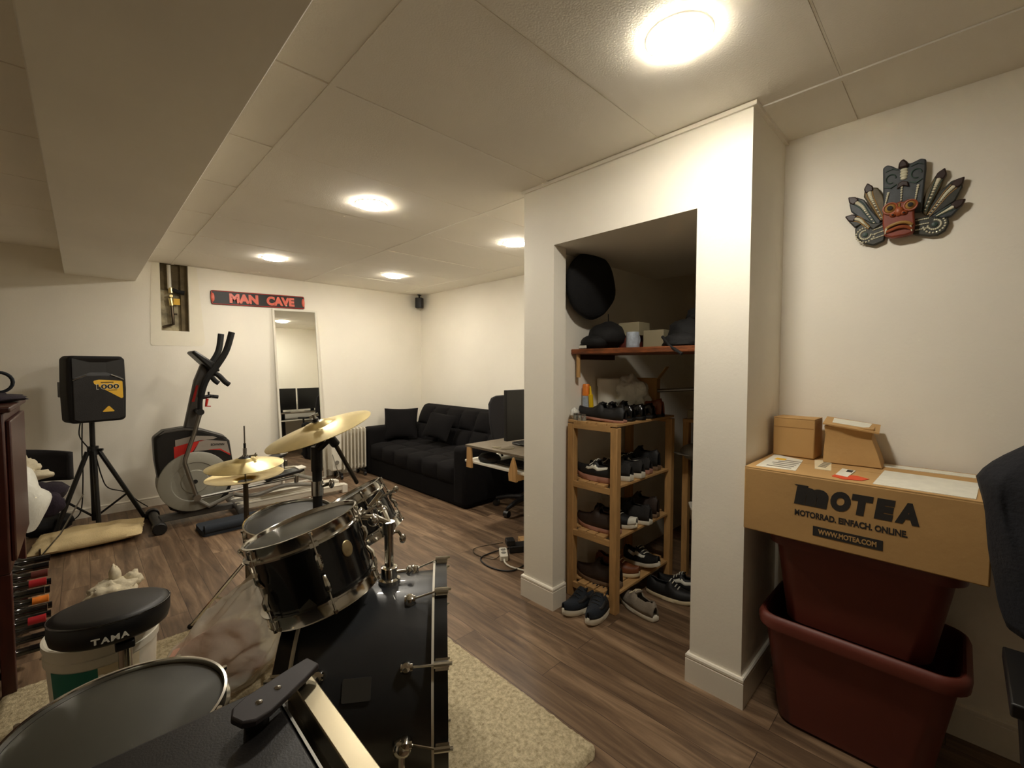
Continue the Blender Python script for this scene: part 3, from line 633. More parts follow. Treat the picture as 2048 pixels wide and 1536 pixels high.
tag(b.build('crumpled_cloth', 'cloth_white', smooth=80), 'crumpled whitish cloth heaped on the low chair', 'cloth')
b = MB()
b.tube([(-.30, 4.0, .02), (-.14, 4.35, .16), (-.02, 4.6, .36)], .005, 6)
tag(b.build('thin_rod', 'foil_silver'), 'thin silver rod leaning by the black bag on the floor', 'rod')
b = MB(); b.ball((-.24, 5.03, .075), (.16, .13, .08), fn=lambda q: 1+.3*NZ.noise(q*2.3+V((2, 7, 1))), u=22, v=12)
tag(b.build('black_bag', 'black_matte', smooth=80), 'small black bag on the floor behind the canvas bag', 'bag')
# dark wooden cabinet with wine rack at the left edge
t = thing('wine_cabinet', 'dark red wooden cabinet with wine rack at the left edge', 'cabinet', (-.5, 2.9, 0))
CX, CY0, CY1 = -.225, 2.62, 3.25
MB().box(-.75, CX, CY0, CY1, .50, 1.145).build('body', 'mahogany', t, bev=.006)
MB().box(-.77, CX+.02, CY0-.02, CY1+.02, 1.145, 1.168).build('top', 'mahogany', t, bev=.006)
MB().box(CX, CX+.016, CY0+.03, CY1-.03, .54, 1.11).build('door', 'mahogany', t, bev=.005)
for y in (CY0+.02, CY1-.02):
    for x in (-.73, CX-.02): MB().box(x-.02, x+.02, y-.02, y+.02, 0, .5).build('leg', 'mahogany', t, bev=.003)
for z in (.08, .2, .32): MB().box(-.72, CX-.03, CY0+.01, CY0+.03, z, z+.02).box(-.72, CX-.03, CY1-.03, CY1-.01, z, z+.02).box(CX-.06, CX-.03, CY0+.01, CY1-.01, z, z+.02).box(-.7, -.67, CY0+.01, CY1-.01, z, z+.02).build('rack_rail', 'old_wood', t)
rb = random.Random(5); first = True
def bottle(y, z, cap, label):
    t = thing('wine_bottle', label, 'bottle', (-.40, y, z), 0, 'wine bottles lying in the rack')
    M = frame((-.49, y, z), (1, 0, -.02))
    MB().lathe([(.0005, 0), (.034, .0), (.0375, .01), (.0375, .2), (.03, .235), (.016, .26), (.0145, .33), (.0155, .345), (.0005, .346)], M, 20).build('glass', 'bottle', t)
    MB().lathe([(.0160, .297), (.0158, .33), (.0168, .349), (.0005, .35)], M, 16, cap=False).build('capsule', cap, t)
rows = [(.135, 'black'), (.255, 'red'), (.375, 'mix'), (.49, 'top')]
names = {'cap_red': 'red', 'black_gloss': 'black', 'foil_silver': 'silver', 'orange': 'orange', 'maroon': 'dark red'}
seq = [['black_gloss', 'black_gloss', 'black_gloss', 'black_gloss', 'black_gloss'], ['cap_red', 'black_gloss', 'orange', 'black_gloss', 'black_gloss'], ['black_gloss', 'cap_red', 'maroon', 'black_gloss', 'black_gloss'], ['black_gloss', 'foil_silver', 'maroon', 'black_gloss', 'foil_silver']]
rown = ['bottom row', 'middle row', 'top row']
posn = ['nearest', 'second nearest', 'third nearest', 'second farthest', 'farthest']
for i, z in enumerate((.1395, .2595, .3795)):
    for j in range(5):
        bottle(CY0+.09+j*.112, z, seq[i][j], 'wine bottle with %s capsule, %s in the %s' % (names[seq[i][j]], posn[j], rown[i]))
b = MB(); b.ball((-.35, 2.95, 1.186), (.16, .2, .024), fn=lambda q: 1+.3*NZ.noise(q*2.5), u=22, v=10)
tag(b.build('folded_garment', 'purple_dark', smooth=80), 'folded purple grey cloth on top of the dark cabinet', 'cloth')
tag(MB().tube([(-.27+.045*math.cos(a), 3.0, 1.255+.045*math.sin(a)) for a in [2*PI*i/20 for i in range(20)]], .007, 8, closed=True).build('cable_coil', 'navy'), 'dark cable ring standing on the dark cabinet', 'cable')
# white plastic bag hanging between cabinet and chair
def hang(u, v):
    a = 2*PI*u; r = .02+.15*math.sin(PI*min(1, v*.62+.12))**.9
    return V((-.33+r*(.95*math.cos(a)+.35*v*(1-v)), 3.5+r*.6*math.sin(a), .80-.36*v)) + V((.02*NZ.noise(V((math.cos(a)*2, math.sin(a)*2, v*4))),)*3)
b = MB(); b.grid(hang, 28, 16); o = b.build('plastic_bag', 'film_white', smooth=80); tag(o, 'white plastic bag hanging beside the dark cabinet', 'bag')
# ------------------------------------------------------------ throne, bucket, bag, rag, rug
b = MB()
RX0, RX1, RY0, RY1 = -.27, 1.24, .83, 2.66
def rugz(u, v):
    x = RX0+(RX1-RX0)*u; y = RY0+(RY1-RY0)*v
    e = min(u, 1-u, v, 1-v)
    k = min(1, e/.012)
    rr = .05; 
    cx = min(max(x, RX0+rr), RX1-rr); cy = min(max(y, RY0+rr), RY1-rr); d = V((x-cx, y-cy, 0))
    if d.length > rr: d = d.normalized()*rr
    q = V((cx, cy, 0))+d
    return V((q.x+.006*NZ.noise(V((y*22, x*3, 0)))*(e < .01), q.y+.006*NZ.noise(V((x*22, y*3, 3)))*(e < .01), .002+.016*k**.5+.004*NZ.noise(V((x*60, y*60, 0)))))
b.grid(rugz, 150, 180); tag(b.build('shag_rug', 'rug', smooth=80), 'cream shag rug under the drum kit', 'rug')
t = thing('drum_throne', 'round black padded drum stool with white lettering above the bucket', 'stool', (.05, 2.013, .018))
Mt = frame((.05, 2.013, .513), (.03, .09, .995), (1, 0, 0))
MB().lathe([(.0005, -.085), (.14, -.085), (.152, -.075), (.158, -.05), (.158, -.018), (.152, -.006), (.135, 0), (.0005, .002)], Mt, 56).build('seat', 'black', t, smooth=50)
MB().tube([Mt @ V((.157*math.cos(a), .157*math.sin(a), -.012)) for a in [2*PI*i/56 for i in range(56)]], .003, 6, closed=True).build('piping', 'black_gloss', t)
for k, ch in enumerate('TAMA'):
    a = math.radians(-106 + k*8.5)
    q = Mt @ V((.1585*math.cos(a), .1585*math.sin(a), -.058)); n = (Mt.to_3x3() @ V((math.cos(a), math.sin(a), 0)))
    text(ch, 'lettering', frame(q, n, n.cross(V((0, 0, 1)))*-1), .03, 'label_white', t, w=.021, h=.018, bold=.001)
MB().cyl((.075, 1.905, .08), (.075, 1.905, .41), .0135).cyl((.075, 1.905, .33), (.075, 1.905, .4), .018).build('post', 'chrome', t)
MB().box(.05, .10, 1.885, 2.0, .40, .425).build('bracket', 'black', t, bev=.004)
for a in (-40, -100, 20):
    d = V((math.cos(math.radians(a)), math.sin(math.radians(a)), 0))
    MB().tube([V((.075, 1.905, .2))+d*.02, V((.075, 1.905, .03))+d*.17], .009, 6).build('leg', 'chrome', t)
t = thing('bucket', 'white plastic bucket with green label under the drum stool', 'bucket', (.03, 2.21, .018))
Mb = MX.Translation((.03, 2.21, .018))
Mb = Mb @ MX.Diagonal((1.05, 1.05, 1, 1))
MB().lathe([(.0005, .004), (.128, .004), (.13, 0), (.133, .01), (.146, .27), (.152, .272), (.153, .30), (.149, .302), (.149, .325), (.155, .327), (.155, .345), (.148, .345), (.143, .33), (.128, .012), (.0005, .012)], Mb, 48).build('body', 'white_plastic', t)
def lab(u, v): 
    a = math.radians(-152+54*u); z = .10+.165*v; r = .1338+.0128*(z-.01)/.26+.0012; return Mb @ V((r*math.cos(a), r*math.sin(a), z))
MB().grid(lab, 16, 4).build('green_label', 'teal', t, smooth=60)
def lab2(u, v): 
    a = math.radians(-98+44*u); z = .10+.165*v; r = .1338+.0128*(z-.01)/.26+.0012; return Mb @ V((r*math.cos(a), r*math.sin(a), z))
MB().grid(lab2, 12, 4).build('cream_label', 'label_cream', t, smooth=60)
MB().tube(bez([Mb @ V((-.155, .0, .29)), Mb @ V((-.13, .12, .24)), Mb @ V((0, .165, .22)), Mb @ V((.13, .12, .24)), Mb @ V((.155, 0, .29))], 24), .003, 6).build('wire_handle', 'steel', t)
# translucent bag
t = thing('clear_plastic_bag', 'translucent plastic bag with pinkish contents beside the drum stool', 'bag', (.4, 2.2, .018))
def pb(u, v):
    a = 2*PI*u; w = 1-v
    c = lerp((.345, 2.13, .02), (.55, 2.02, .46), v**1.05)
    r = .235*(math.sin(PI*min(.5+.5*v, 1))**.6)*(1 if v > .18 else (.8+.2*v/.18)) + .012
    p = c + V((r*1.05*math.cos(a), r*.72*math.sin(a), 0))
    p += V((NZ.noise(V((math.cos(a)*2.2, math.sin(a)*2.2, v*5))), NZ.noise(V((math.cos(a)*2.2+7, math.sin(a)*2.2, v*5))), NZ.noise(V((math.cos(a)*3, math.sin(a)*3+4, v*6)))))*.03
    p += V((1, 1, 1))*.012*NZ.noise(p*26); p.z = max(p.z, .022); return p
b = MB(); b.grid(pb, 72, 48); b.build('film', 'film_clear', t, smooth=80)
MB().ball((.36, 2.12, .14), (.17, .12, .105), fn=lambda q: 1+.2*NZ.noise(q*2+V((5, 5, 5))), u=24, v=14).build('contents', 'pink', t, smooth=80)
MB().ball((.45, 2.07, .075), (.085, .08, .045), fn=lambda q: 1+.2*NZ.noise(q*2+V((1, 5, 2))), u=18, v=12).build('lower_contents', 'rust', t, smooth=80)
b = MB(); b.ball((.085, 3.3, .06), (.11, .11, .06), fn=lambda q: 1+.32*NZ.noise(q*2.4+V((4, 4, 2)))+.14*NZ.noise(q*7), u=44, v=26)
b.ball((.10, 3.36, .11), (.028, .05, .075), fn=lambda q: 1+.35*NZ.noise(q*2.4+V((1, 4, 2))), u=16, v=12); b.ball((.175, 3.34, .085), (.045, .04, .05), fn=lambda q: 1+.4*NZ.noise(q*2.4+V((8, 4, 2))), u=16, v=12)
tag(b.build('crumpled_rag', 'cloth_white', smooth=80), 'crumpled cream rag on the floor behind the drum stool', 'cloth')
# ------------------------------------------------------------ drum kit
def lug_pts(n, off=0): return [2*PI*(i+off)/n for i in range(n)]
def drum(name, label, M, R, depth, head, nlug, shell='drum_shell', hoop='chrome', badge=None, off=0, rz=.018, both=True):
    """M: head centre, z out of the head"""
    t = thing(name, label, 'drum', M.translation); 
    s = R-.012
    MB().lathe([(s, -depth+.004), (s, -.004), (s-.007, -.004), (s-.007, -depth+.004)], M, 64, cap=False).build('shell', shell, t)
    MB().lathe([(.0005, -.001), (s-.008, -.001), (s+.001, -.004), (s+.001, -.009), (.0005, -.009)], M, 64).build('head', head, t)
    if both: MB().lathe([(.0005, -depth+.001), (s-.004, -depth+.001), (s-.004, -depth+.006), (.0005, -depth+.006)], M, 64).build('bottom_head', 'head_black', t)
    hp = [(s+.002, .006), (s+.004, .01), (R-.002, .0095), (R-.004, .006), (R-.004, -.022), (R+.004, -.026), (R+.004, -.031), (s+.002, -.031)]
    MB().lathe(hp+[hp[0]], M, 64, cap=False).build('hoop', hoop, t)
    if both: MB().lathe([(r, -depth-z) for r, z in hp+[hp[0]]], M, 64, cap=False).build('hoop', hoop, t)
    for i, a in enumerate(lug_pts(nlug, off)):
        c, n_ = math.cos(a), math.sin(a); L_ = lambda r, z: M @ V((r*c, r*n_, z))
        for up in ((1, 0) if both else (1,)):
            sg = -1 if up else 1; z0 = 0 if up else -depth
            l = MB().tube([L_(R+.001, z0+sg*.055), L_(R+.0055, z0+sg*.062), L_(R+.006, z0+sg*.078), L_(R-.004, z0+sg*.098)], [.006, .0085, .0085, .005], 8).build('lug', hoop, t)
            MB().cyl(L_(R+.004, z0+sg*.055), L_(R+.003, z0-sg*.004), .0027, n=6).cyl(L_(R+.003, z0-sg*.008), L_(R+.003, z0-sg*.0), .006, n=8).cb((R-.002, 0, z0+sg*.027), (.014, .022, .012), M @ MX.Rotation(a, 4, 'Z')).build('tension_rod', hoop, l)
    if badge is not None:
        a = badge; q = M @ V(((s+.0015)*math.cos(a), (s+.0015)*math.sin(a), -depth*.45)); n = M.to_3x3() @ V((math.cos(a), math.sin(a), 0))
        MB().lathe([(.0005, .003), (.02, .002), (.022, 0), (.0005, -.001)], frame(q, n, M.to_3x3().col[2]) @ MX.Diagonal((1.25, 1, 1, 1)), 24).build('badge', 'badge', t)
    return t
def tilt(c, n): return frame(c, n, (0, 0, 1) if abs(n[2]) < .9 else V((1, 0, 0)))
# bass drum, axis to the right
AX = V((.815, -.58, 0)).normalized(); RC = V((.845, 1.187, .336)); RO = .312; KL = .44
t = thing('bass_drum', 'large black bass drum lying on its side on the rug', 'drum', (RC-AX*KL/2)-V((0, 0, RC.z-.02)))
K = frame(RC, AX, (0, 0, 1))
s = RO-.026
MB().lathe([(s, -KL+.02), (s, -.02), (s-.008, -.02), (s-.008, -KL+.02)], K, 96, cap=False).build('shell', 'kick_shell', t)
for z0, nm in ((0, 'front_head'), (-KL, 'rear_head')):
    MB().lathe([(.0005, z0-.004), (s-.003, z0-.004), (s+.002, z0), (s+.002, z0+.004), (.0005, z0+.001)], K, 72).build(nm, 'head_black', t)
for z0, sg in ((0, 1), (-KL, -1)):
    h = MB().lathe([(RO-.010, z0+sg*.008), (RO, z0+sg*.008), (RO, z0-sg*.03), (RO-.01, z0-sg*.03), (RO-.010, z0+sg*.008)], K, 96, cap=False).build('hoop', 'hoop_black', t)
    MB().lathe([(RO-.008, z0-sg*.030), (RO+.0015, z0-sg*.030), (RO+.0015, z0-sg*.037), (RO-.012, z0-sg*.037)], K, 96, cap=False).build('hoop_inlay', 'white_metal', h)
    for i in range(10):
        a = 2*PI*i/10 + math.radians(21)
        c, n_ = math.cos(a), math.sin(a); L_ = lambda r, z: K @ V((r*c, r*n_, z))
        l = MB().lathe([(.0005, .026), (.012, .022), (.017, .01), (.017, -.004), (.0005, -.004)], frame(L_(s, z0-sg*.105), K.to_3x3() @ V((c, n_, 0)), AX), 14).cyl(L_(s+.012, z0-sg*.12), L_(s+.012, z0-sg*.088), .011).build('lug', 'chrome', t)
        MB().cyl(L_(s+.014, z0-sg*.09), L_(RO+.012, z0-sg*.02), .0032, n=8).cyl(L_(RO+.012, z0-sg*.03), L_(RO+.012, z0+sg*.012), .009, n=10).cb((RO+.004, 0, z0-sg*.008), (.012, .03, .036), K @ MX.Rotation(a, 4, 'Z')).cyl(L_(RO+.016, z0+sg*.012), L_(RO+.016, z0+sg*.02), .005, n=8).build('claw', 'chrome', l)
# spur and floor plate seen on the near side
Nr = V((-.58, -.815, 0)).normalized()
sp = V(RC)-AX*.115+Nr*(s+.0)+V((0, 0, -.02))
MB().ball(sp+V((0, 0, -.01)), .028).tube([sp+Nr*.015+V((0, 0, -.01)), sp+Nr*.05+V((0, 0, -.15)), sp+Nr*.10+V((0, 0, -.305))], .009, 8).build('spur', 'chrome', t)
MB().prism(rrect(.075, .055, .004), 0, .003, frame(V(RC)-AX*.235+(Nr*.905+V((0, 0, .425)))*(s+.0005), Nr*.905+V((0, 0, .425)), AX)).build('name_plate', 'plate_grey', t)
# tom mount
mp_ = V(RC)-AX*.178+V((0, 0, s))
PT = mp_ + V((0, 0, 0))
MB().lathe([(.035, -.004), (.035, .012), (.026, .016), (.026, .05), (.021, .052)], MX.Translation(PT), 20).cyl(PT+V((0, 0, .03)), PT+V((.05, -.03, .03)), .006).ball(PT+V((.055, -.033, .03)), (.012, .012, .018)).build('mount_base', 'chrome', t)
MB().cyl(PT+V((0, 0, .04)), PT+V((0, 0, .18)), .0145).cyl(PT+V((0, 0, .16)), PT+V((0, 0, .2)), .02).build('mount_post', 'chrome', t)
hb = PT+V((0, 0, .195))
for dx, dz in (((-.09, .03, 0), .035), ((.02, .12, 0), .045)):
    e = hb+V(dx)+V((0, 0, dz))
    MB().tube([hb, lerp(hb, e, .45)+V((0, 0, .01)), e], .009, 8).ball(lerp(hb, e, .5), .02).cyl(e+V((-.02, .0, -.02)), e+V((.02, 0, .02)), .012).tube([e, e+V((.05, -.03, .03))], .005, 6).ball(e+V((.055, -.033, .033)), (.012, .006, .012)).build('tom_arm', 'chrome', t)
MB().tube([hb+V((.0, 0, -.03)), hb+V((.025, -.016, -.03)), hb+V((.035, -.022, -.05))], .006, 6).ball(hb+V((.037, -.024, -.055)), (.012, .008, .016)).build('wing_screw', 'chrome', t)
# toms and snare
cA = V((.457, 1.361, .852)); nA = V((-.215, .195, .957)).normalized()
drum('tom_drum', 'large black tom drum with grey head tilted over the bass drum', tilt(cA, nA), .1625, .215, 'head_grey', 6, badge=None, off=.30)
drum('snare_drum', 'snare drum with dark head partly hidden behind the large tom', tilt(V((.646, 2.08, .651)), V((-.105, -.083, .991))), .185, .14, 'head_black', 8, shell='steel')
cC = V((.80, 1.80, .775)); nC = V((-.33, .33, .885)).normalized()
drum('tom_drum', 'small black tom drum seen edge on behind the large tom', tilt(cC, nC), .14, .19, 'head_black', 6, off=.2)
# badge on the near side of the large tom
tA = bpy.data.objects['tom_drum']; MA = tilt(cA, nA)
vd = (MA.to_3x3().inverted() @ (V((0, 0, H))-cA)); aa = math.atan2(vd.y, vd.x)
for da, zz, w_, nm, mt in ((.62, -.085, 1, 'badge', 'badge'),):
    a = aa+da; q = MA @ V((.1512*math.cos(a), .1512*math.sin(a), zz)); n = MA.to_3x3() @ V((math.cos(a), math.sin(a), 0))
    MB().lathe([(.0005, .003), (.017, .002), (.019, 0), (.0005, -.001)], frame(q, n, nA) @ MX.Diagonal((1.25, 1, 1, 1)), 24).build(nm, mt, tA)
a = aa-.33; q = MA @ V((.1512*math.cos(a), .1512*math.sin(a), -.183)); n = MA.to_3x3() @ V((math.cos(a), math.sin(a), 0))
MB().box(-.014, .014, -.02, .02, 0, .001, frame(q, n, nA) @ MX.Rotation(.5, 4, 'Z')).build('paper_sticker', 'head_grey', tA)
def legs3(b0, r, h0, a0, t, mt='chrome', rad=.009, foot=True, mid=None):
    for k in range(3):
        a = a0+2*PI*k/3; d = V((math.cos(a), math.sin(a), 0))
        l = MB().tube([b0+d*.02+V((0, 0, h0)), b0+d*r+V((0, 0, .014))], rad, 8).tube([b0+d*.015+V((0, 0, h0*.35)), b0+d*r*.55+V((0, 0, h0*.45+.007))], rad*.7, 6).build('leg', mt, t)
        if foot: MB().ball(b0+d*r+V((0, 0, .014)), (.014, .014, .013), u=10, v=6).build('rubber_foot', 'rubber', l)
RUG = V((0, 0, .018))
B0 = V((.646, 2.08, 0))
t = thing('snare_stand', 'chrome folding stand holding the snare drum', 'stand', B0+RUG)
MB().cyl(B0+V((0, 0, .1)), B0+V((.01, .01, .44)), .012).cyl(B0+V((0, 0, .28)), B0+V((0, 0, .33)), .018).build('post', 'chrome', t)
for k in range(3):
    a = 3.0+2*PI*k/3; d = V((math.cos(a), math.sin(a), 0))
    MB().tube([B0+V((.01, .01, .44)), B0+d*.17+V((.015, .012, .485)), B0+d*.203+V((.015, .012, .54)), B0+d*.19+V((.015, .012, .56))], .007, 6).ball(B0+d*.203+V((.015, .012, .54)), .013).build('basket_arm', 'chrome', t)
legs3(B0+RUG, .27, .28, -2.2, t)
# hi-hat
HC = V((.588, 2.571, 0))
t = thing('hihat_stand', 'chrome hi-hat stand with thin rod rising above the cymbals', 'stand', HC)
MB().cyl(HC+V((0, 0, .1)), HC+V((0, 0, .73)), .012).cyl(HC+V((0, 0, .55)), HC+V((0, 0, .72)), .0095).build('tube', 'dark_steel', t)
MB().cyl(HC+V((0, 0, .73)), HC+V((0, 0, 1.02)), .0036).build('pull_rod', 'steel', t)
MB().cyl(HC+V((0, 0, .865)), HC+V((0, 0, .905)), .009).cyl(HC+V((0, 0, .845)), HC+V((0, 0, .87)), .014).tube([HC+V((0, 0, .86)), HC+V((.04, -.02, .865))], .004, 6).ball(HC+V((.045, -.022, .866)), (.007, .007, .013)).build('clutch', 'chrome', t)
MB().cyl(HC+V((0, 0, .905)), HC+V((0, 0, .93)), .006).build('clutch_felt', 'black', t)
MB().lathe([(.014, 0), (.034, .012), (.034, .02), (.0005, .02)], MX.Translation(HC+V((0, 0, .715))), 20).build('cymbal_seat', 'black', t)
legs3(HC, .26, .3, .6, t)
MB().prism(rrect(.09, .26, .02), .012, .024, euler(HC+V((-.1, -.16, 0)), .1, 0, -.5)).build('foot_pedal', 'steel', t, bev=.003)
def cymbal(label, M, R, cup, group, bellr=.055, up=1, hole='black'):
    t = thing('cymbal', label, 'cymbal', M.translation, 0, group)
    P = [(.006, cup+.016), (.02, cup+.015), (bellr*.75, cup+.010), (bellr, cup), (bellr+.006, cup-.002)]
    for i in range(1, 9):
        u = i/8; P.append((bellr+.006+(R-bellr-.006)*u, (cup-.002)*(1-u**1.35)))
    P2 = [(r, z-.0018) for r, z in P[::-1]]
    Mm = M @ (ID if up > 0 else MX.Rotation(PI, 4, 'X'))
    MB().lathe(P+P2+[P[0]], Mm, 72, cap=False).build('bronze', 'brass', t, smooth=50)
    if hole: MB().lathe([(.0005, cup+.0135), (.028, cup+.009), (.03, cup+.013), (.016, cup+.021), (.0005, cup+.023)], Mm, 20).build('felt', hole, t)
cymbal('upper hi-hat cymbal, dome up', MX.Translation(HC+V((0, 0, .815))) @ MX.Rotation(-.045, 4, 'Y') @ MX.Rotation(.03, 4, 'X'), .178, .027, 'hi-hat cymbals')
cymbal('lower hi-hat cymbal, upside down beneath its twin', MX.Translation(HC+V((0, 0, .762))) @ MX.Rotation(-.05, 4, 'Y'), .178, .022, 'hi-hat cymbals', up=-1)
# crash cymbal and its stand
cc = V((.665, 1.786, 1.09)); nc = V((-.321, .053, .945)).normalized()
cymbal('large tilted brass crash cymbal on the black stand', frame(cc-nc*.02, nc, (1, 0, 0)), .205, .024, 'crash', bellr=.06, hole=None)
t = thing('cymbal_stand', 'black cymbal stand with slanting boom holding the crash cymbal', 'stand', (.68, 1.83, .018))
q0 = cc+nc*.005; pb0 = V((.675, 1.815, .98))
MB().cyl(q0-nc*.06, q0+nc*.035, .0045).build('tilter_rod', 'steel', t)
MB().lathe([(.016, 0), (.018, .004), (.018, .016), (.012, .02), (.012, .028)], frame(q0-nc*.002, nc, (1, 0, 0)), 16).build('felt', 'black', t)
MB().cb((0, 0, .038), (.036, .006, .012), frame(q0, nc, (1, 0, 0))).cyl(q0+nc*.026, q0+nc*.045, .007).build('wing_nut', 'chrome', t)
MB().cyl((.675, 1.83, .05), (.675, 1.83, .92), .0185).build('upright', 'black', t)
MB().cyl((.675, 1.83, .9), (.675, 1.83, 1.0), .022).tube([(.675, 1.83, .98), q0-nc*.055], .014, 8).build('tilter', 'black', t)
MB().cyl((.675, 1.83, .80), (.675, 1.83, .86), .023).tube([(.675, 1.83, .83), (.715, 1.80, .845)], .007, 6).ball((.72, 1.797, .845), (.012, .008, .02)).build('collar', 'chrome', t)
MB().tube([(.715, 1.765, 1.03), (.875, 1.90, .80)], .009, 10).build('boom_arm', 'dark_steel', t)
MB().cyl((.70, 1.76, 1.045), (.73, 1.775, 1.01), .018).tube([(.675, 1.80, .99), (.70, 1.765, 1.03)], .01, 6).build('clamp', 'black', t)
legs3(V((.675, 1.83, 0))+RUG, .3, .25, 1.1, t, mt='dark_steel')
b0 = V((.89, 1.97, 0))
t = thing('tom_stand', 'chrome stand with clamps holding the small tom behind the bass drum', 'stand', b0+RUG)
MB().cyl(b0+V((0, 0, .06)), b0+V((0, 0, .62)), .013).build('post', 'chrome', t)
MB().tube([b0+V((0, 0, .6)), b0+V((-.005, -.01, .64)), cC-nC*.12+V((.09, .09, -.04))], .01, 8).ball(b0+V((0, 0, .6)), .022).build('arm', 'chrome', t)
legs3(b0+RUG*0, .24, .25, .2, t)
# floor tom with the grey head, bottom left
FM = frame((.04, 1.315, .525), (.0, .0, 1), (1, 0, 0))
t = drum('floor_tom', 'floor tom with big grey head and chrome rim at the bottom left', FM, .206, .36, 'head_grey', 8, off=.17)
for a in (.35, 2.45, 4.54):
    d = V((math.cos(a), math.sin(a), 0)); q = V((.04, 1.315, 0))+d*.222
    MB().tube([q+V((0, 0, .42)), q+V((0, 0, .1)), q+d*.03+V((0, 0, .035))], .0055, 8).cb((q.x-d.x*.008, q.y-d.y*.008, .30), (.03, .03, .07)).ball(q+d*.03+V((0, 0, .033)), (.014, .014, .016), u=10, v=6).build('leg', 'chrome', t)
# drum sticks / beater by the rug
t = thing('pedal_beater', 'black bass drum pedal beater lying near the plastic bag', 'pedal', (.60, 1.75, .018))
bp0 = V((.44, 1.64, .045)); bp1 = V((.40, 1.53, .12))
MB().ball((.475, 1.83, .05), (.028, .02, .022)).build('beater', 'rubber', t)
MB().tube([(.485, 1.815, .055), (.53, 1.73, .12)], .0045, 8).build('shaft', 'steel', t)
MB().box(.50, .60, 1.64, 1.78, .02, .035).box(.52, .55, 1.70, 1.74, .03, .13).build('footboard', 'black', t, bev=.004)
# equipment case in front
t = thing('equipment_case', 'black equipment case with silver edge and polished metal rail, bottom foreground', 'case', (.0, .6, .0))
CZ = .75
MB().box(-.42, .228, .36, .866, .02, CZ).build('body', 'case_black', t, bev=.006)
MB().box(.2275, .2315, .362, .83, CZ-.012, CZ+.0012).build('edge_trim', 'steel', t)
MB().box(.228, .262, .37, .845, .1, CZ-.035).build('groove', 'black_gloss', t)
MB().box(.255, .29, .37, .858, .08, CZ+.004).build('metal_rail', 'polished', t, bev=.002)
for x, y in ((-.38, .42), (-.38, .80), (.19, .42), (.19, .80)): MB().cyl((x, y, 0), (x, y, .03), .02).build('foot', 'rubber', t)
Mh = frame((.215, .795, CZ+.026), (.06, -.05, 1), (.105, .05, 0))
P = [(-.055, -.026), (-.03, -.030), (.05, -.022), (.085, -.016), (.088, .016), (.05, .022), (-.03, .030), (-.055, .026), (-.068, .012), (-.068, -.012)]
st = MB().prism(P, -.006, .006, Mh).build('strap', 'strap', t, bev=.003)
for x in (-.028, .008): MB().ball(Mh @ V((x, -.0, .006)), (.006, .006, .003), u=12, v=6).build('rivet', 'foil_silver', st)
MB().cyl(Mh @ V((-.03, 0, -.005)), Mh @ V((-.03, 0, -.03)), .018).build('strap_post', 'black', st)
MB().cyl(Mh @ V((.06, 0, -.005)), Mh @ V((.06, 0, -.026)), .008).build('strap_post', 'black', st)
# ------------------------------------------------------------ closet: rack, shelf and what is on them
t = thing('shoe_rack', 'slatted pine shoe rack with four shelves inside the closet', 'rack', (2.3, 1.41, 0))
RX_, RX2, RYa, RYb = 1.985, 2.645, 1.245, 1.572
for x in (RX_+.021, RX2-.021):
    for y in (RYa+.021, RYb-.021): MB().box(x-.021, x+.021, y-.021, y+.021, 0, 1.0).build('leg', 'pine', t, bev=.003)
for z in (.10, .405, .685, 1.02):
    b = MB(); b.m(0).box(RX_, RX_+.018, RYa+.042, RYb-.042, z-.045, z-.012).box(RX2-.018, RX2, RYa+.042, RYb-.042, z-.045, z-.012)
    b.m(1); top = z > 1
    ya, yb = (RYa, RYb) if top else (RYa+.012, RYb-.012)
    for k in range(5):
        w = (yb-ya)/5; x0 = RX_ if top else RX_+.043; b.box(RX_ if (top or 0 < k < 4) else RX_+.043, RX2 if (top or 0 < k < 4) else RX2-.043, ya+k*w+.004, ya+(k+1)*w-.004, z-.014, z)
    b.build('shelf', ['pine_y', 'pine_x'], t, bev=.002)
t = thing('wall_shelf', 'dark live edge wooden shelf high in the closet', 'shelf', (2.3, 1.1, 1.42))
WZ = 1.425
P = [(2.05+.014*NZ.noise(V((y*9, 0, 2)))+.008*NZ.noise(V((y*40, 1, 2))), y) for y in [1.598-.04*i for i in range(25)]] + [(2.5, .638), (2.5, 1.598)]
MB().prism(P, WZ-.03, WZ).build('board', 'live_edge', t, bev=.004)
MB().cyl((2.075, 1.567, WZ-.03), (2.078, 1.567, WZ-.165), .012).build('peg', 'pine', t)
MB().box(2.1, 2.48, 1.578, 1.6, WZ-.06, WZ-.03).build('bracket', 'mahogany', t)
t = thing('back_shelf', 'pale pine shelf at the right rear of the closet', 'shelf', (2.8, .95, 0))
MB().box(2.7, 3.0, .65, 1.22, .975, .995).build('board', 'pine_y', t, bev=.002)
for x, y in ((2.72, .67), (2.72, 1.2), (2.98, .67), (2.98, 1.2)): MB().box(x-.018, x+.018, y-.018, y+.018, 0, .975).build('leg', 'pine', t)
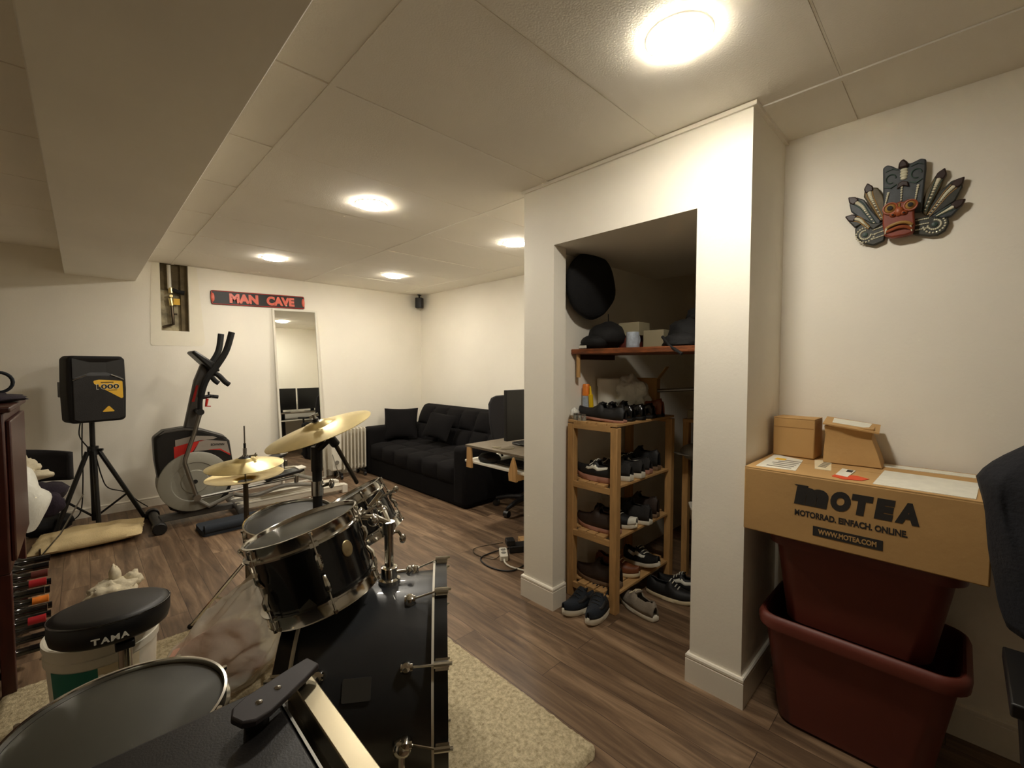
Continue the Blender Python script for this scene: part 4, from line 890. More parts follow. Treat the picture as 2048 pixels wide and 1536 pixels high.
def shoe(label, loc, rz, upper='shoe_black', sole='sole_white', L_=.28, ry=0, rx=0, group=None, stripe=None, toe=None, thick=.026, shiny=False, high=0, lace='label_white', boot=0):
    t = thing('shoe', label, 'shoe', loc, rz, group)
    M = MX.Translation(V(loc)) @ MX.Rotation(rz, 4, 'Z') @ MX.Rotation(ry, 4, 'Y') @ MX.Rotation(rx, 4, 'X')
    t.rotation_euler = M.to_euler()
    def hw(s): # half width along 0 heel..1 toe
        return .001 + .049*(max(0, math.sin(PI*min(1, (s*.96+.04))**.92))**.5)*(.78+.26*s if s < .7 else .962-.30*(s-.7))
    n = 22; S = [i/n for i in range(n+1)]
    X = lambda s: (s-.5)*L_
    P = [(X(s), hw(s)+.004) for s in S] + [(X(s), -hw(s)-.004) for s in S[::-1]]
    b = MB(); spring = lambda s: .016*max(0, (s-.72)/.28)**2 + .003*max(0, (.15-s)/.15)
    R = []
    lo = []
    for z, k in ((0, .9), (.004, 1), (thick-.004, 1), (thick, .97)):
        R.append([M @ V((x*(.985 if k < 1 else 1), y*k, z+spring(min(1, max(0, x/L_+.5))))) for x, y in P])
    b.rings(R); b.build('sole', sole, t, smooth=50)
    top = lambda s: (.052+high) if s < .04 else ((.066+high+.012*(1-abs(s-.1)/.1)) if s < .2 else ((.062+high) if s < .44 else (.062+high-(.030+high)*((s-.44)/.56)**.8 + .028*max(0, 1-abs(s-.5)/.12)*(1-boot))))
    def up(u, v):
        s = .01+.98*u; a = PI*v; w = hw(s); h = top(s)
        q = V((X(s), w*math.cos(a)*(1-.25*max(0, math.sin(a))*(1 if s < .5 else .3)), thick-.002+spring(s)+h*max(0, math.sin(a))**(.62 if s < .5 else .75)))
        return M @ q
    b = MB(); b.grid(up, 36, 18, skip=lambda u, v: .06 < u < .45 and .33 < v < .67)
    b.build('upper', upper, t, solid=.006, smooth=70)
    MB().grid(lambda u, v: M @ V((X(.07+.4*u), (v-.5)*2*hw(.07+.4*u)*.8, thick+.012)), 6, 4).build('insole', 'charcoal' if upper != 'charcoal' else 'shoe_black', t)
    MB().grid(lambda u, v: M @ V((X(.44+.16*u), (v-.5)*.045, thick+.052+high+.028*(1-u)-.02*u)), 6, 6).build('tongue', upper, t, solid=.007, smooth=70)
    if lace:
        b = MB()
        for k in range(4):
            s = .48+.055*k; z = thick+spring(s)+top(s)*1.0+.004
            b.tube([M @ V((X(s), -.02, z-.006)), M @ V((X(s+.01), 0, z)), M @ V((X(s), .02, z-.006))], .0028, 5)
        b.build('laces', lace, t)
    if stripe:
        for sg in (1, -1):
            def st(u, v):
                s = .2+.5*u; a = (.5+(.17+.12*v+.10*math.sin(PI*u)))*PI; a = PI-a if sg > 0 else a
                w = hw(s); h = top(s); return M @ V((X(s), w*math.cos(a)*(1-.25*max(0, math.sin(a))*(1 if s < .5 else .3))*1.03+sg*.003, thick-.002+spring(s)+(h*max(0, math.sin(a))**.7)*.98))
            MB().grid(st, 14, 2).build('side_stripe', stripe, t, solid=.004)
    if toe:
        def tp(u, v):
            s = .84+.15*u; a = PI*v; w = hw(s)+.002; return M @ V((X(s)+.002, w*math.cos(a), thick-.002+spring(s)+(top(s)+.003)*max(0, math.sin(a))**.75))
        MB().grid(tp, 8, 14).build('toe_cap', toe, t, solid=.003, smooth=70)
    return t
Q = PI/2
# floor
shoe('navy sneaker with white sole touching the left closet skirting', (1.915, 1.415, 0), PI-.12, 'navy', 'sole_white', thick=.034, stripe='charcoal', group='shoes on the closet floor', lace='charcoal')
shoe('navy sneaker with white sole right in front of the pine rack', (1.93, 1.315, 0), PI+.22, 'navy', 'sole_white', thick=.034, stripe='charcoal', group='shoes on the closet floor', lace='charcoal')
shoe('grey sneaker on the floor right of the rack leg', (2.13, 1.20, 0), 1.25, 'shoe_grey', 'sole_white', group='shoes on the closet floor', lace='label_cream')
shoe('black low sneaker with cream sole behind the grey sneaker', (2.37, 1.12, 0), -1.45, 'shoe_black', 'label_cream', group='shoes on the closet floor', toe=None, lace='label_white')
shoe('black sneaker with white heel, rearmost on the closet floor', (2.50, 1.12, 0), 1.75, 'shoe_black', 'sole_white', group='shoes on the closet floor', stripe='label_white')
# lowest rack shelf
shoe('dark brown shoe on the lowest rack shelf, nearest the front', (2.08, 1.415, .10), Q+.1, 'brown_dark', 'sole_brown', high=.03, group='shoes on the lowest rack shelf', lace=None)
shoe('brown leather sneaker with tan sole on the lowest rack shelf', (2.25, 1.40, .10), -Q+.1, 'brown_leather', 'label_cream', group='shoes on the lowest rack shelf', lace='label_cream')
shoe('black trainer with white stripes tipped up on the lowest rack shelf', (2.42, 1.33, .115), -Q-.25, 'shoe_black', 'sole_white', ry=-.18, stripe='label_white', group='shoes on the lowest rack shelf', lace='label_white')
# second shelf
shoe('dark brown suede shoe at the front of the second lowest shelf', (2.07, 1.415, .405), Q, 'brown_dark', 'sole_pink', high=.02, group='shoes on the second lowest shelf', lace='brown_dark')
shoe('black canvas shoe with striped white toe on the second lowest shelf', (2.20, 1.385, .405), -Q, 'shoe_black', 'sole_white', toe='label_white', group='shoes on the second lowest shelf')
shoe('black high shoe with white sole on the second lowest shelf', (2.33, 1.37, .405), Q, 'charcoal', 'sole_white', high=.02, group='shoes on the second lowest shelf', lace=None)
shoe('dark shoe in the rear of the second lowest shelf', (2.47, 1.40, .405), Q+.05, 'brown_dark', 'sole_brown', high=.03, group='shoes on the second lowest shelf', lace=None)
# third shelf
shoe('black trainer with white swirl on its side at the front of the third shelf', (2.065, 1.42, .685), Q-.02, 'shoe_black', 'sole_pink', stripe='label_white', thick=.034, group='shoes on the third shelf', lace='label_white')
shoe('black trainer with thick white heel behind the pine leg on the third shelf', (2.165, 1.40, .685), Q, 'charcoal', 'sole_white', thick=.032, group='shoes on the third shelf')
shoe('black trainer with thick white heel in the middle of the third shelf', (2.28, 1.39, .685), Q-.05, 'charcoal', 'sole_white', thick=.032, group='shoes on the third shelf')
shoe('dark trainer with pink white sole at the rear of the third shelf', (2.40, 1.41, .685), Q, 'charcoal', 'sole_pink', stripe='label_white', group='shoes on the third shelf')
shoe('black shoe farthest back on the third shelf', (2.52, 1.42, .685), Q, 'shoe_black', 'sole_brown', high=.03, group='shoes on the third shelf', lace=None)
# top of the rack
shoe('big black shoe with raised toe on top of the pine rack', (2.075, 1.405, 1.026), Q+.03, 'shoe_black', 'sole_pink', ry=-.06, thick=.016, L_=.30, group='shoes on top of the rack', lace='charcoal')
shoe('shiny black dress shoe next to the big black shoe on the rack top', (2.17, 1.40, 1.02), Q, 'shoe_shiny', 'shoe_black', thick=.018, L_=.29, group='shoes on top of the rack', lace='charcoal')
shoe('shiny black dress shoe in the middle of the rack top', (2.27, 1.385, 1.02), Q-.03, 'shoe_shiny', 'shoe_black', thick=.02, group='shoes on top of the rack', lace=None)
shoe('shiny black dress shoe beside the brown shoe on the rack top', (2.37, 1.38, 1.02), Q, 'shoe_shiny', 'shoe_black', thick=.02, group='shoes on top of the rack', lace=None)
shoe('polished brown leather shoe at the right end of the rack top', (2.47, 1.375, 1.02), Q, 'tan_leather', 'shoe_black', thick=.02, high=.02, group='shoes on top of the rack', lace=None)
for k, (x, y, w) in enumerate(((2.012, 1.535, 'leftmost'), (2.006, 1.502, 'middle'), (2.002, 1.470, 'rightmost'))):
    t = thing('small_jar', 'tiny clear jar on the rack front edge, %s of three' % w, 'jar', (x, y, 1.02), 0, 'tiny jars on the rack')
    MB().lathe([(.0005, 0), (.013, 0), (.013, .03), (.0005, .031)], MX.Translation((x, y, 1.02)), 18).build('glass', 'clear_glass', t)
    MB().lathe([(.0005, .031), (.0135, .031), (.0135, .038), (.0005, .038)], MX.Translation((x, y, 1.02)), 18).build('lid', 'steel', t)
b = MB(); b.ball((2.03, 1.555, 1.055), (.035, .02, .03), fn=lambda q: 1+.3*NZ.noise(q*2.4), u=18, v=12); tag(b.build('plastic_wrap', 'film_white', smooth=80), 'small scrap of clear plastic at the left end of the rack top', 'plastic')
t = thing('spray_bottle', 'clear bottle with orange cap on the rack top', 'bottle', (2.13, 1.55, 1.02))
MB().lathe([(.0005, 0), (.021, 0), (.023, .01), (.023, .13), (.0005, .131)], MX.Translation((2.15, 1.563, 1.02)), 20).build('bottle', 'blue_white', t)
MB().lathe([(.0005, .131), (.0235, .131), (.0225, .19), (.018, .2), (.0005, .2)], MX.Translation((2.15, 1.563, 1.02)), 20).build('cap', 'orange', t)
t = thing('glue_tube', 'yellow tube leaning against the white tub on the rack top', 'tube', (2.14, 1.51, 1.02))
Mg = euler((2.155, 1.525, 1.02), .0, -.1, 0)
MB().cyl(Mg @ V((0, 0, .0)), Mg @ V((0, 0, .14)), .014).build('body', 'yellow_bright', t)
MB().cyl(Mg @ V((0, 0, .14)), Mg @ V((0, 0, .19)), .008, .004).build('nozzle', 'yellow_bright', t)
t = thing('white_tub', 'white plastic tub with screw lid on the rack top', 'tub', (2.3, 1.52, 1.02))
Mg = euler((2.33, 1.525, 1.021), 0, -.0, 0) @ MX.Rotation(-.0, 4, 'X')
MB().lathe([(.0005, 0), (.062, 0), (.066, .01), (.066, .18), (.0005, .181)], Mg, 32).build('body', 'white_plastic', t)
MB().lathe([(.0005, .18), (.071, .18), (.071, .225), (.066, .23), (.0005, .23)], Mg, 32).build('lid', 'white_plastic', t)
t = thing('carton', 'small open brown carton behind the white bag on the rack top', 'box', (2.56, 1.44, 1.02))
Mg = euler((2.57, 1.43, 1.02), 0, 0, .3)
b = MB()
for p in ((-.06, .06, -.1, -.097), (-.06, .06, .097, .1), (-.06, -.057, -.1, .1), (.057, .06, -.1, .1)): b.box(p[0], p[1], p[2], p[3], .0, .23, Mg)
b.box(-.06, .06, -.1, .1, 0, .004, Mg); b.build('body', 'cardboard', t)
MB().prism([(-.06, 0), (.06, 0), (.055, .09), (-.055, .09)], 0, .003, Mg @ MX.Translation((0, -.1, .23)) @ MX.Rotation(2.2, 4, 'X')).build('flap', 'cardboard', t)
b = MB(); b.ball((2.42, 1.44, 1.15), (.11, .12, .115), fn=lambda q: 1+.32*NZ.noise(q*2.2+V((3, 3, 7)))+.13*NZ.noise(q*6), u=44, v=28)
o = b.build('plastic_bag', 'film_white', smooth=80); tag(o, 'crumpled white plastic bag behind the shiny shoes on the rack top', 'bag')
b = MB(); b.ball((2.84, 1.02, 1.17), (.12, .17, .175), fn=lambda q: 1+.15*NZ.noise(q*2), u=22, v=14); tag(b.build('black_holdall', 'black_matte', smooth=80), 'black rounded bag on the pale rear shelf of the closet', 'bag')
tag(MB().cyl((2.56, 1.35, 1.17), (2.70, 1.10, 1.19), .011).cyl((2.70, 1.10, 1.19), (2.76, .98, 1.2), .004).cyl((2.69, 1.12, 1.189), (2.703, 1.09, 1.19), .017).build('metal_rod', 'steel'), 'silver metal rod poking out beside the black rounded bag', 'rod')
tag(MB().box(2.72, 2.78, 1.03, 1.2, .995, 1.05).build('small_box', 'cream', bev=.002), 'small cream box on the front edge of the rear shelf', 'box')
# on the live-edge shelf
b = MB(); b.ball((2.24, 1.47, WZ+.075), (.13, .115, .085), fn=lambda q: (1+.12*NZ.noise(q*2.2)) if q.z > -.5 else .9, u=24, v=14); b.ball((2.14, 1.50, WZ+.04), (.07, .085, .045), u=18, v=10)
o = b.build('dark_bag', 'black_matte', smooth=80); tag(o, 'dark rounded bag on the left end of the live edge shelf', 'bag')
tag(MB().cb((2.068, 1.53, WZ+.012), (.012, .045, .016)).build('small_card', 'label_white', bev=.001), 'tiny white card at the left front of the live edge shelf', 'card')
t = thing('tin_can', 'blue and white patterned cup at the shelf front edge', 'cup', (2.13, 1.245, WZ))
Mg = MX.Translation((2.13, 1.245, WZ))
MB().lathe([(.0005, 0), (.034, 0), (.036, .004), (.034, .085), (.031, .085), (.032, .006), (.0005, .006)], Mg, 28).build('body', 'blue_white', t)
MB().tube([Mg @ V((.033+.022*math.sin(a), -.01, .045+.028*math.cos(a))) for a in [PI*i/10 for i in range(11)]], .004, 6).build('handle', 'blue_white', t)
tag(MB().box(2.24, 2.34, 1.30, 1.40, WZ, WZ+.075).build('small_box', 'maroon', bev=.002), 'dark red box behind the patterned cup on the live edge shelf', 'box')
tag(MB().box(2.235, 2.36, 1.27, 1.40, WZ+.075, WZ+.15).build('small_box', 'cream', bev=.002), 'cream box resting on the dark red box', 'box')
tag(MB().box(2.25, 2.37, 1.13, 1.25, WZ, WZ+.1).build('small_box', 'cream', bev=.002), 'cream box right of the dark red box on the live edge shelf', 'box')
b = MB()
for c, r in (((2.28, .98, WZ+.07), (.12, .12, .08)), ((2.3, .92, WZ+.16), (.08, .1, .05)), ((2.12, .96, WZ+.02), (.06, .1, .045))): b.ball(c, r, fn=lambda q: 1+.25*NZ.noise(q*2.5), u=20, v=12)
b.tube([(2.1, 1.06, WZ+.05), (2.06, 1.0, WZ+.0), (2.04, .93, WZ-.04)], .008, 6)
tag(b.build('camera_bag', 'black_matte', smooth=80), 'dark heap of straps and bag at the right end of the live edge shelf', 'bag')
# hanging round bag
b = MB(); b.ball((2.16, 1.535, 1.80), (.235, .062, .195), MX.Translation((2.16, 1.535, 1.8)) @ MX.Rotation(-.25, 4, 'Y') @ MX.Translation((-2.16, -1.535, -1.8)), fn=lambda q: 1+.06*NZ.noise(q*1.8+V((2, 2, 2))), u=36, v=22)
t = b.build('hanging_bag', 'jacket_black', smooth=80); tag(t, 'big round black padded bag hanging on the left closet wall', 'bag')
MB().tube([(2.28, 1.50, 1.64), (2.285, 1.50, 1.55)], .003, 6).build('drawstring', 'black', t)
# dark bags low right
for lab, c, r, s_ in (('large black duffel bag on the closet floor at the right', (2.74, .93, .2), (.2, .22, .21), 1), ('black bag hanging beside the shoe rack at the rear', (2.78, 1.05, .72), (.13, .14, .2), 5)):
    b = MB(); b.ball(c, r, fn=lambda q: (1+.14*NZ.noise(q*2+V((s_, 1, 1)))) if q.z > -.75 else .97, u=26, v=16)
    o = b.build('duffel_bag', 'jacket_black', smooth=80); tag(o, lab, 'bag')
t = thing('food_tub', 'small white tub with red lettering on the black duffel bag', 'tub', (2.6, 1.0, .41))
Mg = euler((2.62, 1.02, .40), 0, 0, -1.05)
b = MB(); b.rings([[Mg @ V((x*k, y*k, z)) for x, y in rrect(.2, .13, .02)] for z, k in ((0, .9), (.085, 1))]); b.build('body', 'white_plastic', t)
MB().prism(rrect(.21, .14, .02), .085, .1, Mg).build('lid', 'white_plastic', t, bev=.003)
text('Hom', 'lettering', Mg @ MX.Translation((0, -.0645, .045)) @ MX.Rotation(PI/2-.075, 4, 'X'), .05, 'red_paint', t, w=.12, h=.04, bold=.0015)
b = MB(); b.ball((2.66, 1.12, .80), (.07, .09, .055), fn=lambda q: (1+.1*NZ.noise(q*2)) if q.z > -.3 else .92, u=20, v=12); t = b.build('grey_cap', 'grey_plastic', smooth=70); tag(t, 'grey cap lying on the black bag at the rear of the closet', 'cap')
MB().prism([(-.05, 0), (.05, 0), (.03, .06), (-.03, .06)], 0, .006, euler((2.62, 1.165, .785), .15, 0, .9)).build('brim', 'grey_plastic', t)
# ------------------------------------------------------------ carved mask on the right wall
MWx = V((XM, .165, 1.92)); Mm = MX.Identity(4)
Mm.col[0][:3] = (0, -1, 0); Mm.col[1][:3] = (0, 0, 1); Mm.col[2][:3] = (-1, 0, 0); Mm.col[3][:3] = MWx
t = thing('carved_mask', 'painted carved wooden mask with feathered headdress on the right wall', 'mask', MWx)
crown = [(-0.059, -0.0151), (-0.0648, 0.1541), (-0.0536, 0.1623), (-0.0399, 0.1551), (-0.0205, 0.1375), (-0.0177, 0.1567), (-0.007, 0.1647), (0.0064, 0.1519), (0.0109, 0.1462), (0.0402, 0.1565), (0.055, 0.1489), (0.0559, 0.1166), (0.0478, -0.0351)]
face = [(-0.0582, -0.0035), (-0.0539, 0.0072), (-0.0382, 0.015), (-0.0224, 0.008), (-0.0137, 0.0145), (-0.0004, 0.0082), (0.0081, 0.016), (0.0254, 0.0115), (0.0323, -0.0087), (0.0289, -0.0362), (0.0322, -0.0796), (0.0288, -0.1073), (0.0074, -0.1143), (-0.0324, -0.115), (-0.052, -0.1051), (-0.0589, -0.0593)]
fl = [[(-0.0572, -0.0391), (-0.0711, -0.0388), (-0.0909, 0.0046), (-0.1212, 0.0663), (-0.1193, 0.0869), (-0.108, 0.1107), (-0.0934, 0.0946), (-0.0792, 0.0906), (-0.0621, 0.0564), (-0.0541, 0.0132)],
      [(-0.0703, -0.0657), (-0.0822, -0.0572), (-0.1287, -0.0165), (-0.1591, 0.0182), (-0.1643, 0.0441), (-0.165, 0.0719), (-0.1407, 0.0685), (-0.1184, 0.0536), (-0.0958, 0.0087), (-0.0665, -0.0369)],
      [(-0.0889, -0.0707), (-0.1137, -0.0351), (-0.145, -0.0494), (-0.1722, -0.0095), (-0.1513, 0.0056), (-0.1189, -0.0188), (-0.0896, -0.0436), (-0.057, -0.048)],
      [(0.0478, -0.0351), (0.0506, 0.0148), (0.0601, 0.0458), (0.0774, 0.0824), (0.089, 0.1009), (0.103, 0.0979), (0.1046, 0.077), (0.0947, 0.0415), (0.072, -0.0132), (0.0607, -0.0495)],
      [(0.0607, -0.0495), (0.0721, -0.016), (0.0912, 0.026), (0.122, 0.0555), (0.1469, 0.059), (0.1498, 0.026), (0.1319, -0.0176), (0.0972, -0.0416), (0.0713, -0.0575)],
      [(0.0713, -0.0575), (0.0971, -0.0388), (0.1205, -0.0255), (0.1357, -0.0159), (0.1513, -0.0213), (0.1499, -0.0384), (0.1256, -0.0676), (0.102, -0.0703)]]
tips = [(-.108, .1), (-.158, .064), (-.163, -.006), (.098, .092), (.143, .049), (.146, -.026)]
roots = [(-.063, -.035), (-.077, -.06), (-.10, -.06), (.054, -.035), (.066, -.052), (.085, -.06)]
mids = [(-.10, .06), (-.125, .03), (-.13, -.022), (.085, .06), (.11, .015), (.12, -.042)]
swl = [(-0.0551, -0.1163), (-0.0874, -0.1279), (-0.1188, -0.1128), (-0.1429, -0.0805), (-0.1449, -0.0525), (-0.1234, -0.0329), (-0.0897, -0.0406), (-0.045, -0.045)]
swr = [(0.0250, -0.0543), (0.0629, -0.0528), (0.0973, -0.0471), (0.1157, -0.0625), (0.1204, -0.0882), (0.1113, -0.1136), (0.0916, -0.126), (0.0691, -0.1242), (0.0252, -0.1086)]
MB().prism(crown, .015, .034, Mm).build('crown', 'mask_blue', t, bev=.005)
for i, f in enumerate(fl):
    z = .004+.004*(i % 3)
    ft = MB().prism(f, z, z+.016, Mm).build('feather', ['mask_olive', 'mask_blue', 'mask_dark', 'mask_olive', 'mask_dark', 'mask_blue'][i], t, bev=.004)
    tp = V((*tips[i], 0)); d = (tp-V((*mids[i], 0))).normalized(); e = V((-d.y, d.x, 0))
    MB().prism([(tp+d*a+e*c)[:2] for a, c in ((-.022, -.012), (-.004, -.014), (.016, 0), (-.004, .014), (-.022, .012))], z, z+.021, Mm).build('tip', 'mask_tip', ft, bev=.004)
    b = MB(); C3 = bez([(*roots[i], 0), (*lerp((*roots[i], 0), (*mids[i], 0), .6)[:2], 0), (*mids[i], 0), (*(tp-d*.018)[:2], 0)], 13)
    for k, q in enumerate(C3[1:]):
        r = .0028+.0052*k/len(C3); b.ball(Mm @ V((q.x, q.y, z+.017)), (r*.5, r, r*.8), u=10, v=6)
    b.build('bead_row', 'mask_bead', ft)
    b = MB()
    for s_ in (1, -1): b.tube([Mm @ V((q.x+s_*(.004+.007*k/len(C3))*e.x, q.y+s_*(.004+.007*k/len(C3))*e.y, z+.016)) for k, q in enumerate(C3)], .0016, 5)
    b.build('quill', 'mask_green' if i % 2 else 'mask_gold', ft)
for P, c, s_ in ((swl, (-.112, -.082), -1), (swr, (.083, -.086), 1)):
    w = MB().prism(P, .003, .022, Mm).build('spiral_ear', 'mask_dark', t, bev=.004)
    for r0, mt, nm in ((.0265, 'mask_bead', 'bead_row'), (.016, 'mask_bead', 'bead_row')):
        b = MB()
        for k in range(15):
            a = (PI*.5 + PI*1.45*k/14)*(1 if s_ < 0 else -1) + (0 if s_ < 0 else PI); r = r0*(1+.12*k/14)
            b.ball(Mm @ V((c[0]+r*math.cos(a), c[1]+r*math.sin(a)*1.0, .0225)), .0034, u=8, v=5)
        b.build(nm, mt, w)
    MB().lathe([(.0005, .006), (.008, .004), (.009, 0)], Mm @ MX.Translation((c[0], c[1], .021)), 14).build('spiral_centre', 'mask_green', w)
    for k in range(3):
        y = -.062-.017*k; x0, x1 = (-.058, -.088) if s_ < 0 else (.034, .066)
        b = MB()
        for j in range(7): b.ball(Mm @ V((x0+(x1-x0)*j/6, y-.0012*j*(1 if s_ < 0 else -.2), .0235)), .0027, u=8, v=5)
        b.build('bead_row', 'mask_bead', w)
# crown relief
b = MB()
for k, (y, r) in enumerate(((.128, .010), (.118, .0105), (.108, .0105), (.098, .009))): b.ball(Mm @ V((-.004, y, .034+.003*k*0)), (.006, r*1.1, r*.7), u=14, v=8)
b.build('bead_row', 'mask_bead', t)
MB().prism([(-.0205, .134), (-.0185, .157), (-.007, .168), (.0055, .152), (.009, .134)], .02, .046, Mm).build('crown_tip', 'mask_tip', t, bev=.006)
for x0, x1, y0, y1 in ((-.008, -.009, .075, .02), (-.046, -.054, .055, .012), (.036, .030, .06, .012)):
    b = MB()
    for k in range(7): b.ball(Mm @ V((x0+(x1-x0)*k/6, y0+(y1-y0)*k/6, .036)), (.004, .0045-.0003*k, .0042), u=8, v=5)
    b.build('bead_row', 'mask_bead', t)
for sx in (-.040, .030):
    b = MB(); P_ = [(sx+.014*math.cos(a)*(1+.0*a), .105+.016*math.sin(a)) for a in [2*PI*i/16 for i in range(14)]]
    b.tube([Mm @ V((x, y, .036)) for x, y in P_], .0022, 5); b.tube([Mm @ V((sx-.016, .135, .036)), Mm @ V((sx+.004, .141, .037)), Mm @ V((sx+.018, .133, .036))], .002, 5); b.tube([Mm @ V((sx-.018, .08, .036)), Mm @ V((sx, .072, .037)), Mm @ V((sx+.016, .082, .036))], .003, 5)
    b.build('crown_scroll', 'mask_green', t)
MB().prism([(-.022, .062), (-.018, .082), (-.006, .088), (.008, .082), (.012, .062), (-.004, .07)], .034, .042, Mm).build('crown_knot', 'mask_tip', t, bev=.003)
# face
fc = MB(); 
fc.prism(face, .018, .05, Mm); fo = fc.build('face', 'mask_red', t, bev=.010, seg=3)
for ex, ey, r in ((-.0376, -.0085, .0195), (.0185, -.0095, .018)):
    Me = Mm @ MX.Translation((ex, ey, .05))
    MB().lathe([(.0005, .012), (r*.5, .010), (r*.9, .002), (r, -.004)], Me, 24).build('eyeball', 'mask_gold', fo)
    MB().tube([Me @ V((r*math.cos(a), r*math.sin(a), .004)) for a in [2*PI*i/24 for i in range(24)]], .0035, 6, closed=True).build('eye_rim', 'mask_orange', fo)
    MB().lathe([(.0005, .0155), (r*.42, .0135), (r*.46, .008)], Me, 18).build('pupil', 'ink', fo)
b = MB(); b.ball(Mm @ V((-.013, -.024, .050)), (.011, .014, .018)); b.ball(Mm @ V((-.029, -.033, .05)), (.010, .011, .009)); b.ball(Mm @ V((.001, -.032, .05)), (.010, .011, .009)); b.build('nose', 'mask_orange', fo)
b = MB(); b.ball(Mm @ V((-.0295, -.0345, .061)), (.003, .004, .003)); b.ball(Mm @ V((.0015, -.0335, .061)), (.003, .004, .003)); b.build('nostrils', 'mask_tip', fo)
for y, nm, dy in ((-.071, 'upper_lip', .010), (-.087, 'lower_lip', .004)):
    MB().tube([Mm @ V(p) for p in bez([(-.05, y-.013 if dy > .005 else y-.006, .048), (-.038, y-.003, .054), (-.012, y+.004, .058), (.010, y+.001, .056), (.026, y-.010, .049)], 16)], [.003]+[.0055]*(len(bez([(0, 0, 0)]*5, 16))-2)+[.003], 8).build(nm, 'mask_gold' if dy > .005 else 'mask_orange', fo)
MB().tube([Mm @ V(p) for p in bez([(-.04, -.087, .053), (-.012, -.079, .056), (.014, -.083, .054)], 10)], .003, 6).build('mouth', 'ink', fo)
MB().tube([Mm @ V(p) for p in ((-.046, -.08, .053), (-.05, -.1, .054))], [.004, .0015], 6).tube([Mm @ V(p) for p in ((.02, -.083, .053), (.025, -.104, .053))], [.004, .0015], 6).build('fangs', 'mask_bead', fo)
b = MB()
for k in range(4): b.ball(Mm @ V((-.012, .004+.006*k*0-.004*k, .05)), (.006, .004, .003))
b.build('brow_beads', 'mask_gold', fo)
# ------------------------------------------------------------ storage bins, boxes
def bin_(label, z0, z1, yb0, yb1, yt0, yt1, xb0, xb1, xt0, xt1):
    t = thing('storage_bin', label, 'bin', ((xt0+xt1)/2, (yt0+yt1)/2, z0))
    def ring(k, z, g=0):
        x0, x1, y0, y1 = xb0+(xt0-xb0)*k-g, xb1+(xt1-xb1)*k+g, yb0+(yt0-yb0)*k-g, yb1+(yt1-yb1)*k+g
        return [V((x, y, z)) for x, y in rrect(x1-x0, y1-y0, .06+max(g, -.03), 6, (x0+x1)/2, (y0+y1)/2)]
    b = MB(); hh = z1-z0
    R = [ring(-.02, z0, -.012), ring(0, z0+.012), ring(.9, z0+hh*.9)] + [ring(1, z1-.01), ring(1, z1, -.004), ring(.98, z1-.012, -.008), ring(.02, z0+.02, -.008)]
    b.rings(R); b.build('tub', 'bin_red', t, smooth=40)
    b = MB(); R = [ring(1, z1-.046, .001), ring(1, z1-.046, .016), ring(1, z1-.018, .019), ring(1, z1-.002, .012), ring(1, z1+.002, .004), ring(1, z1-.004, -.004)]
    b.rings(R, cap=False); b.build('rim', 'bin_red', t, smooth=40)
    return t
bin_('lower dark red plastic storage bin standing on the floor', 0, .41, .03, .455, -.035, .50, 1.83, 2.13, 1.795, 2.165)
bin_('upper dark red plastic storage bin under the large cardboard box', .385, .722, .035, .435, -.02, .475, 1.835, 2.125, 1.815, 2.155)
t = thing('cardboard_box', 'large long cardboard box with black lettering on the red bins', 'box', (1.96, .24, .722))
BX0, BX1, BY0, BY1, BZ0, BZ1 = 1.752, 2.185, -.073, .553, .7235, .957
MB().box(BX0, BX1, BY0, BY1, BZ0, BZ1-.004).build('carton', 'cardboard', t, bev=.004)
xm = (BX0+BX1)/2
MB().box(BX0+.001, xm-.001, BY0+.001, BY1-.001, BZ1-.005, BZ1-.001).box(xm+.001, BX1-.001, BY0+.001, BY1-.001, BZ1-.005, BZ1-.001).build('top_flap', 'cardboard', t)
MB().prism([(0, 0), (.19, 0), (.16, .06), (.03, .05)], 0, .004, MX.Translation((BX0+.10, BY0-.002, BZ1-.01)) @ MX.Rotation(0, 4, 'Z') @ MX.Rotation(-2.5, 4, 'X')).build('side_flap', 'cardboard', t)
Mx = MX.Identity(4); Mx.col[0][:3] = (0, -1, 0); Mx.col[1][:3] = (0, 0, 1); Mx.col[2][:3] = (-1, 0, 0); Mx.col[3][:3] = (BX0-.0004, 0, 0)
at_ = lambda y, z: Mx @ MX.Translation((-y, z, 0))
mw = .085; cz = .887
text('m', 'lettering', at_(.343, cz), .09, 'ink', t, w=.098, h=.068, bold=.009, ext=.0004, shear=.12)
MB().prism([(-.392, .921), (-.35, .921), (-.36, .911), (-.376, .912)], 0, .0008, Mx).build('letter_serif', 'ink', t)
for ch, y, w in (('O', .262, .054), ('T', .206, .055), ('E', .152, .05), ('A', .100-.0, .056)):
    text(ch, 'lettering', at_(y, cz), .08, 'ink', t, w=w, h=.066, bold=.007, ext=.0004, shear=.12)
text('MOTORRAD. EINFACH. ONLINE.', 'slogan', at_(.243, .824), .03, 'ink', t, w=.292, h=.021, bold=.0012, ext=.0004)
pl = MB().box(-.335, -.153, .757, .789, 0, .0006, Mx).build('web_panel', 'ink', t)
text('WWW.MOTEA.COM', 'web_address', at_(.244, .773) @ MX.Translation((0, 0, .0006)), .03, 'cardboard', pl, w=.152, h=.017, bold=.001, ext=.0004)
def sheet(P, mt, nm, lift=.0, par=t): return MB().prism(P, BZ1-.001+lift, BZ1+.0006+lift, ID).build(nm, mt, par)
l1 = sheet([(1.785, .525), (1.80, .40), (2.02, .425), (2.075, .538)], 'label_white', 'shipping_label')
MB().box(1.96, 2.0, .475, .51, BZ1, BZ1+.001).build('yellow_mark', 'yellow', l1)
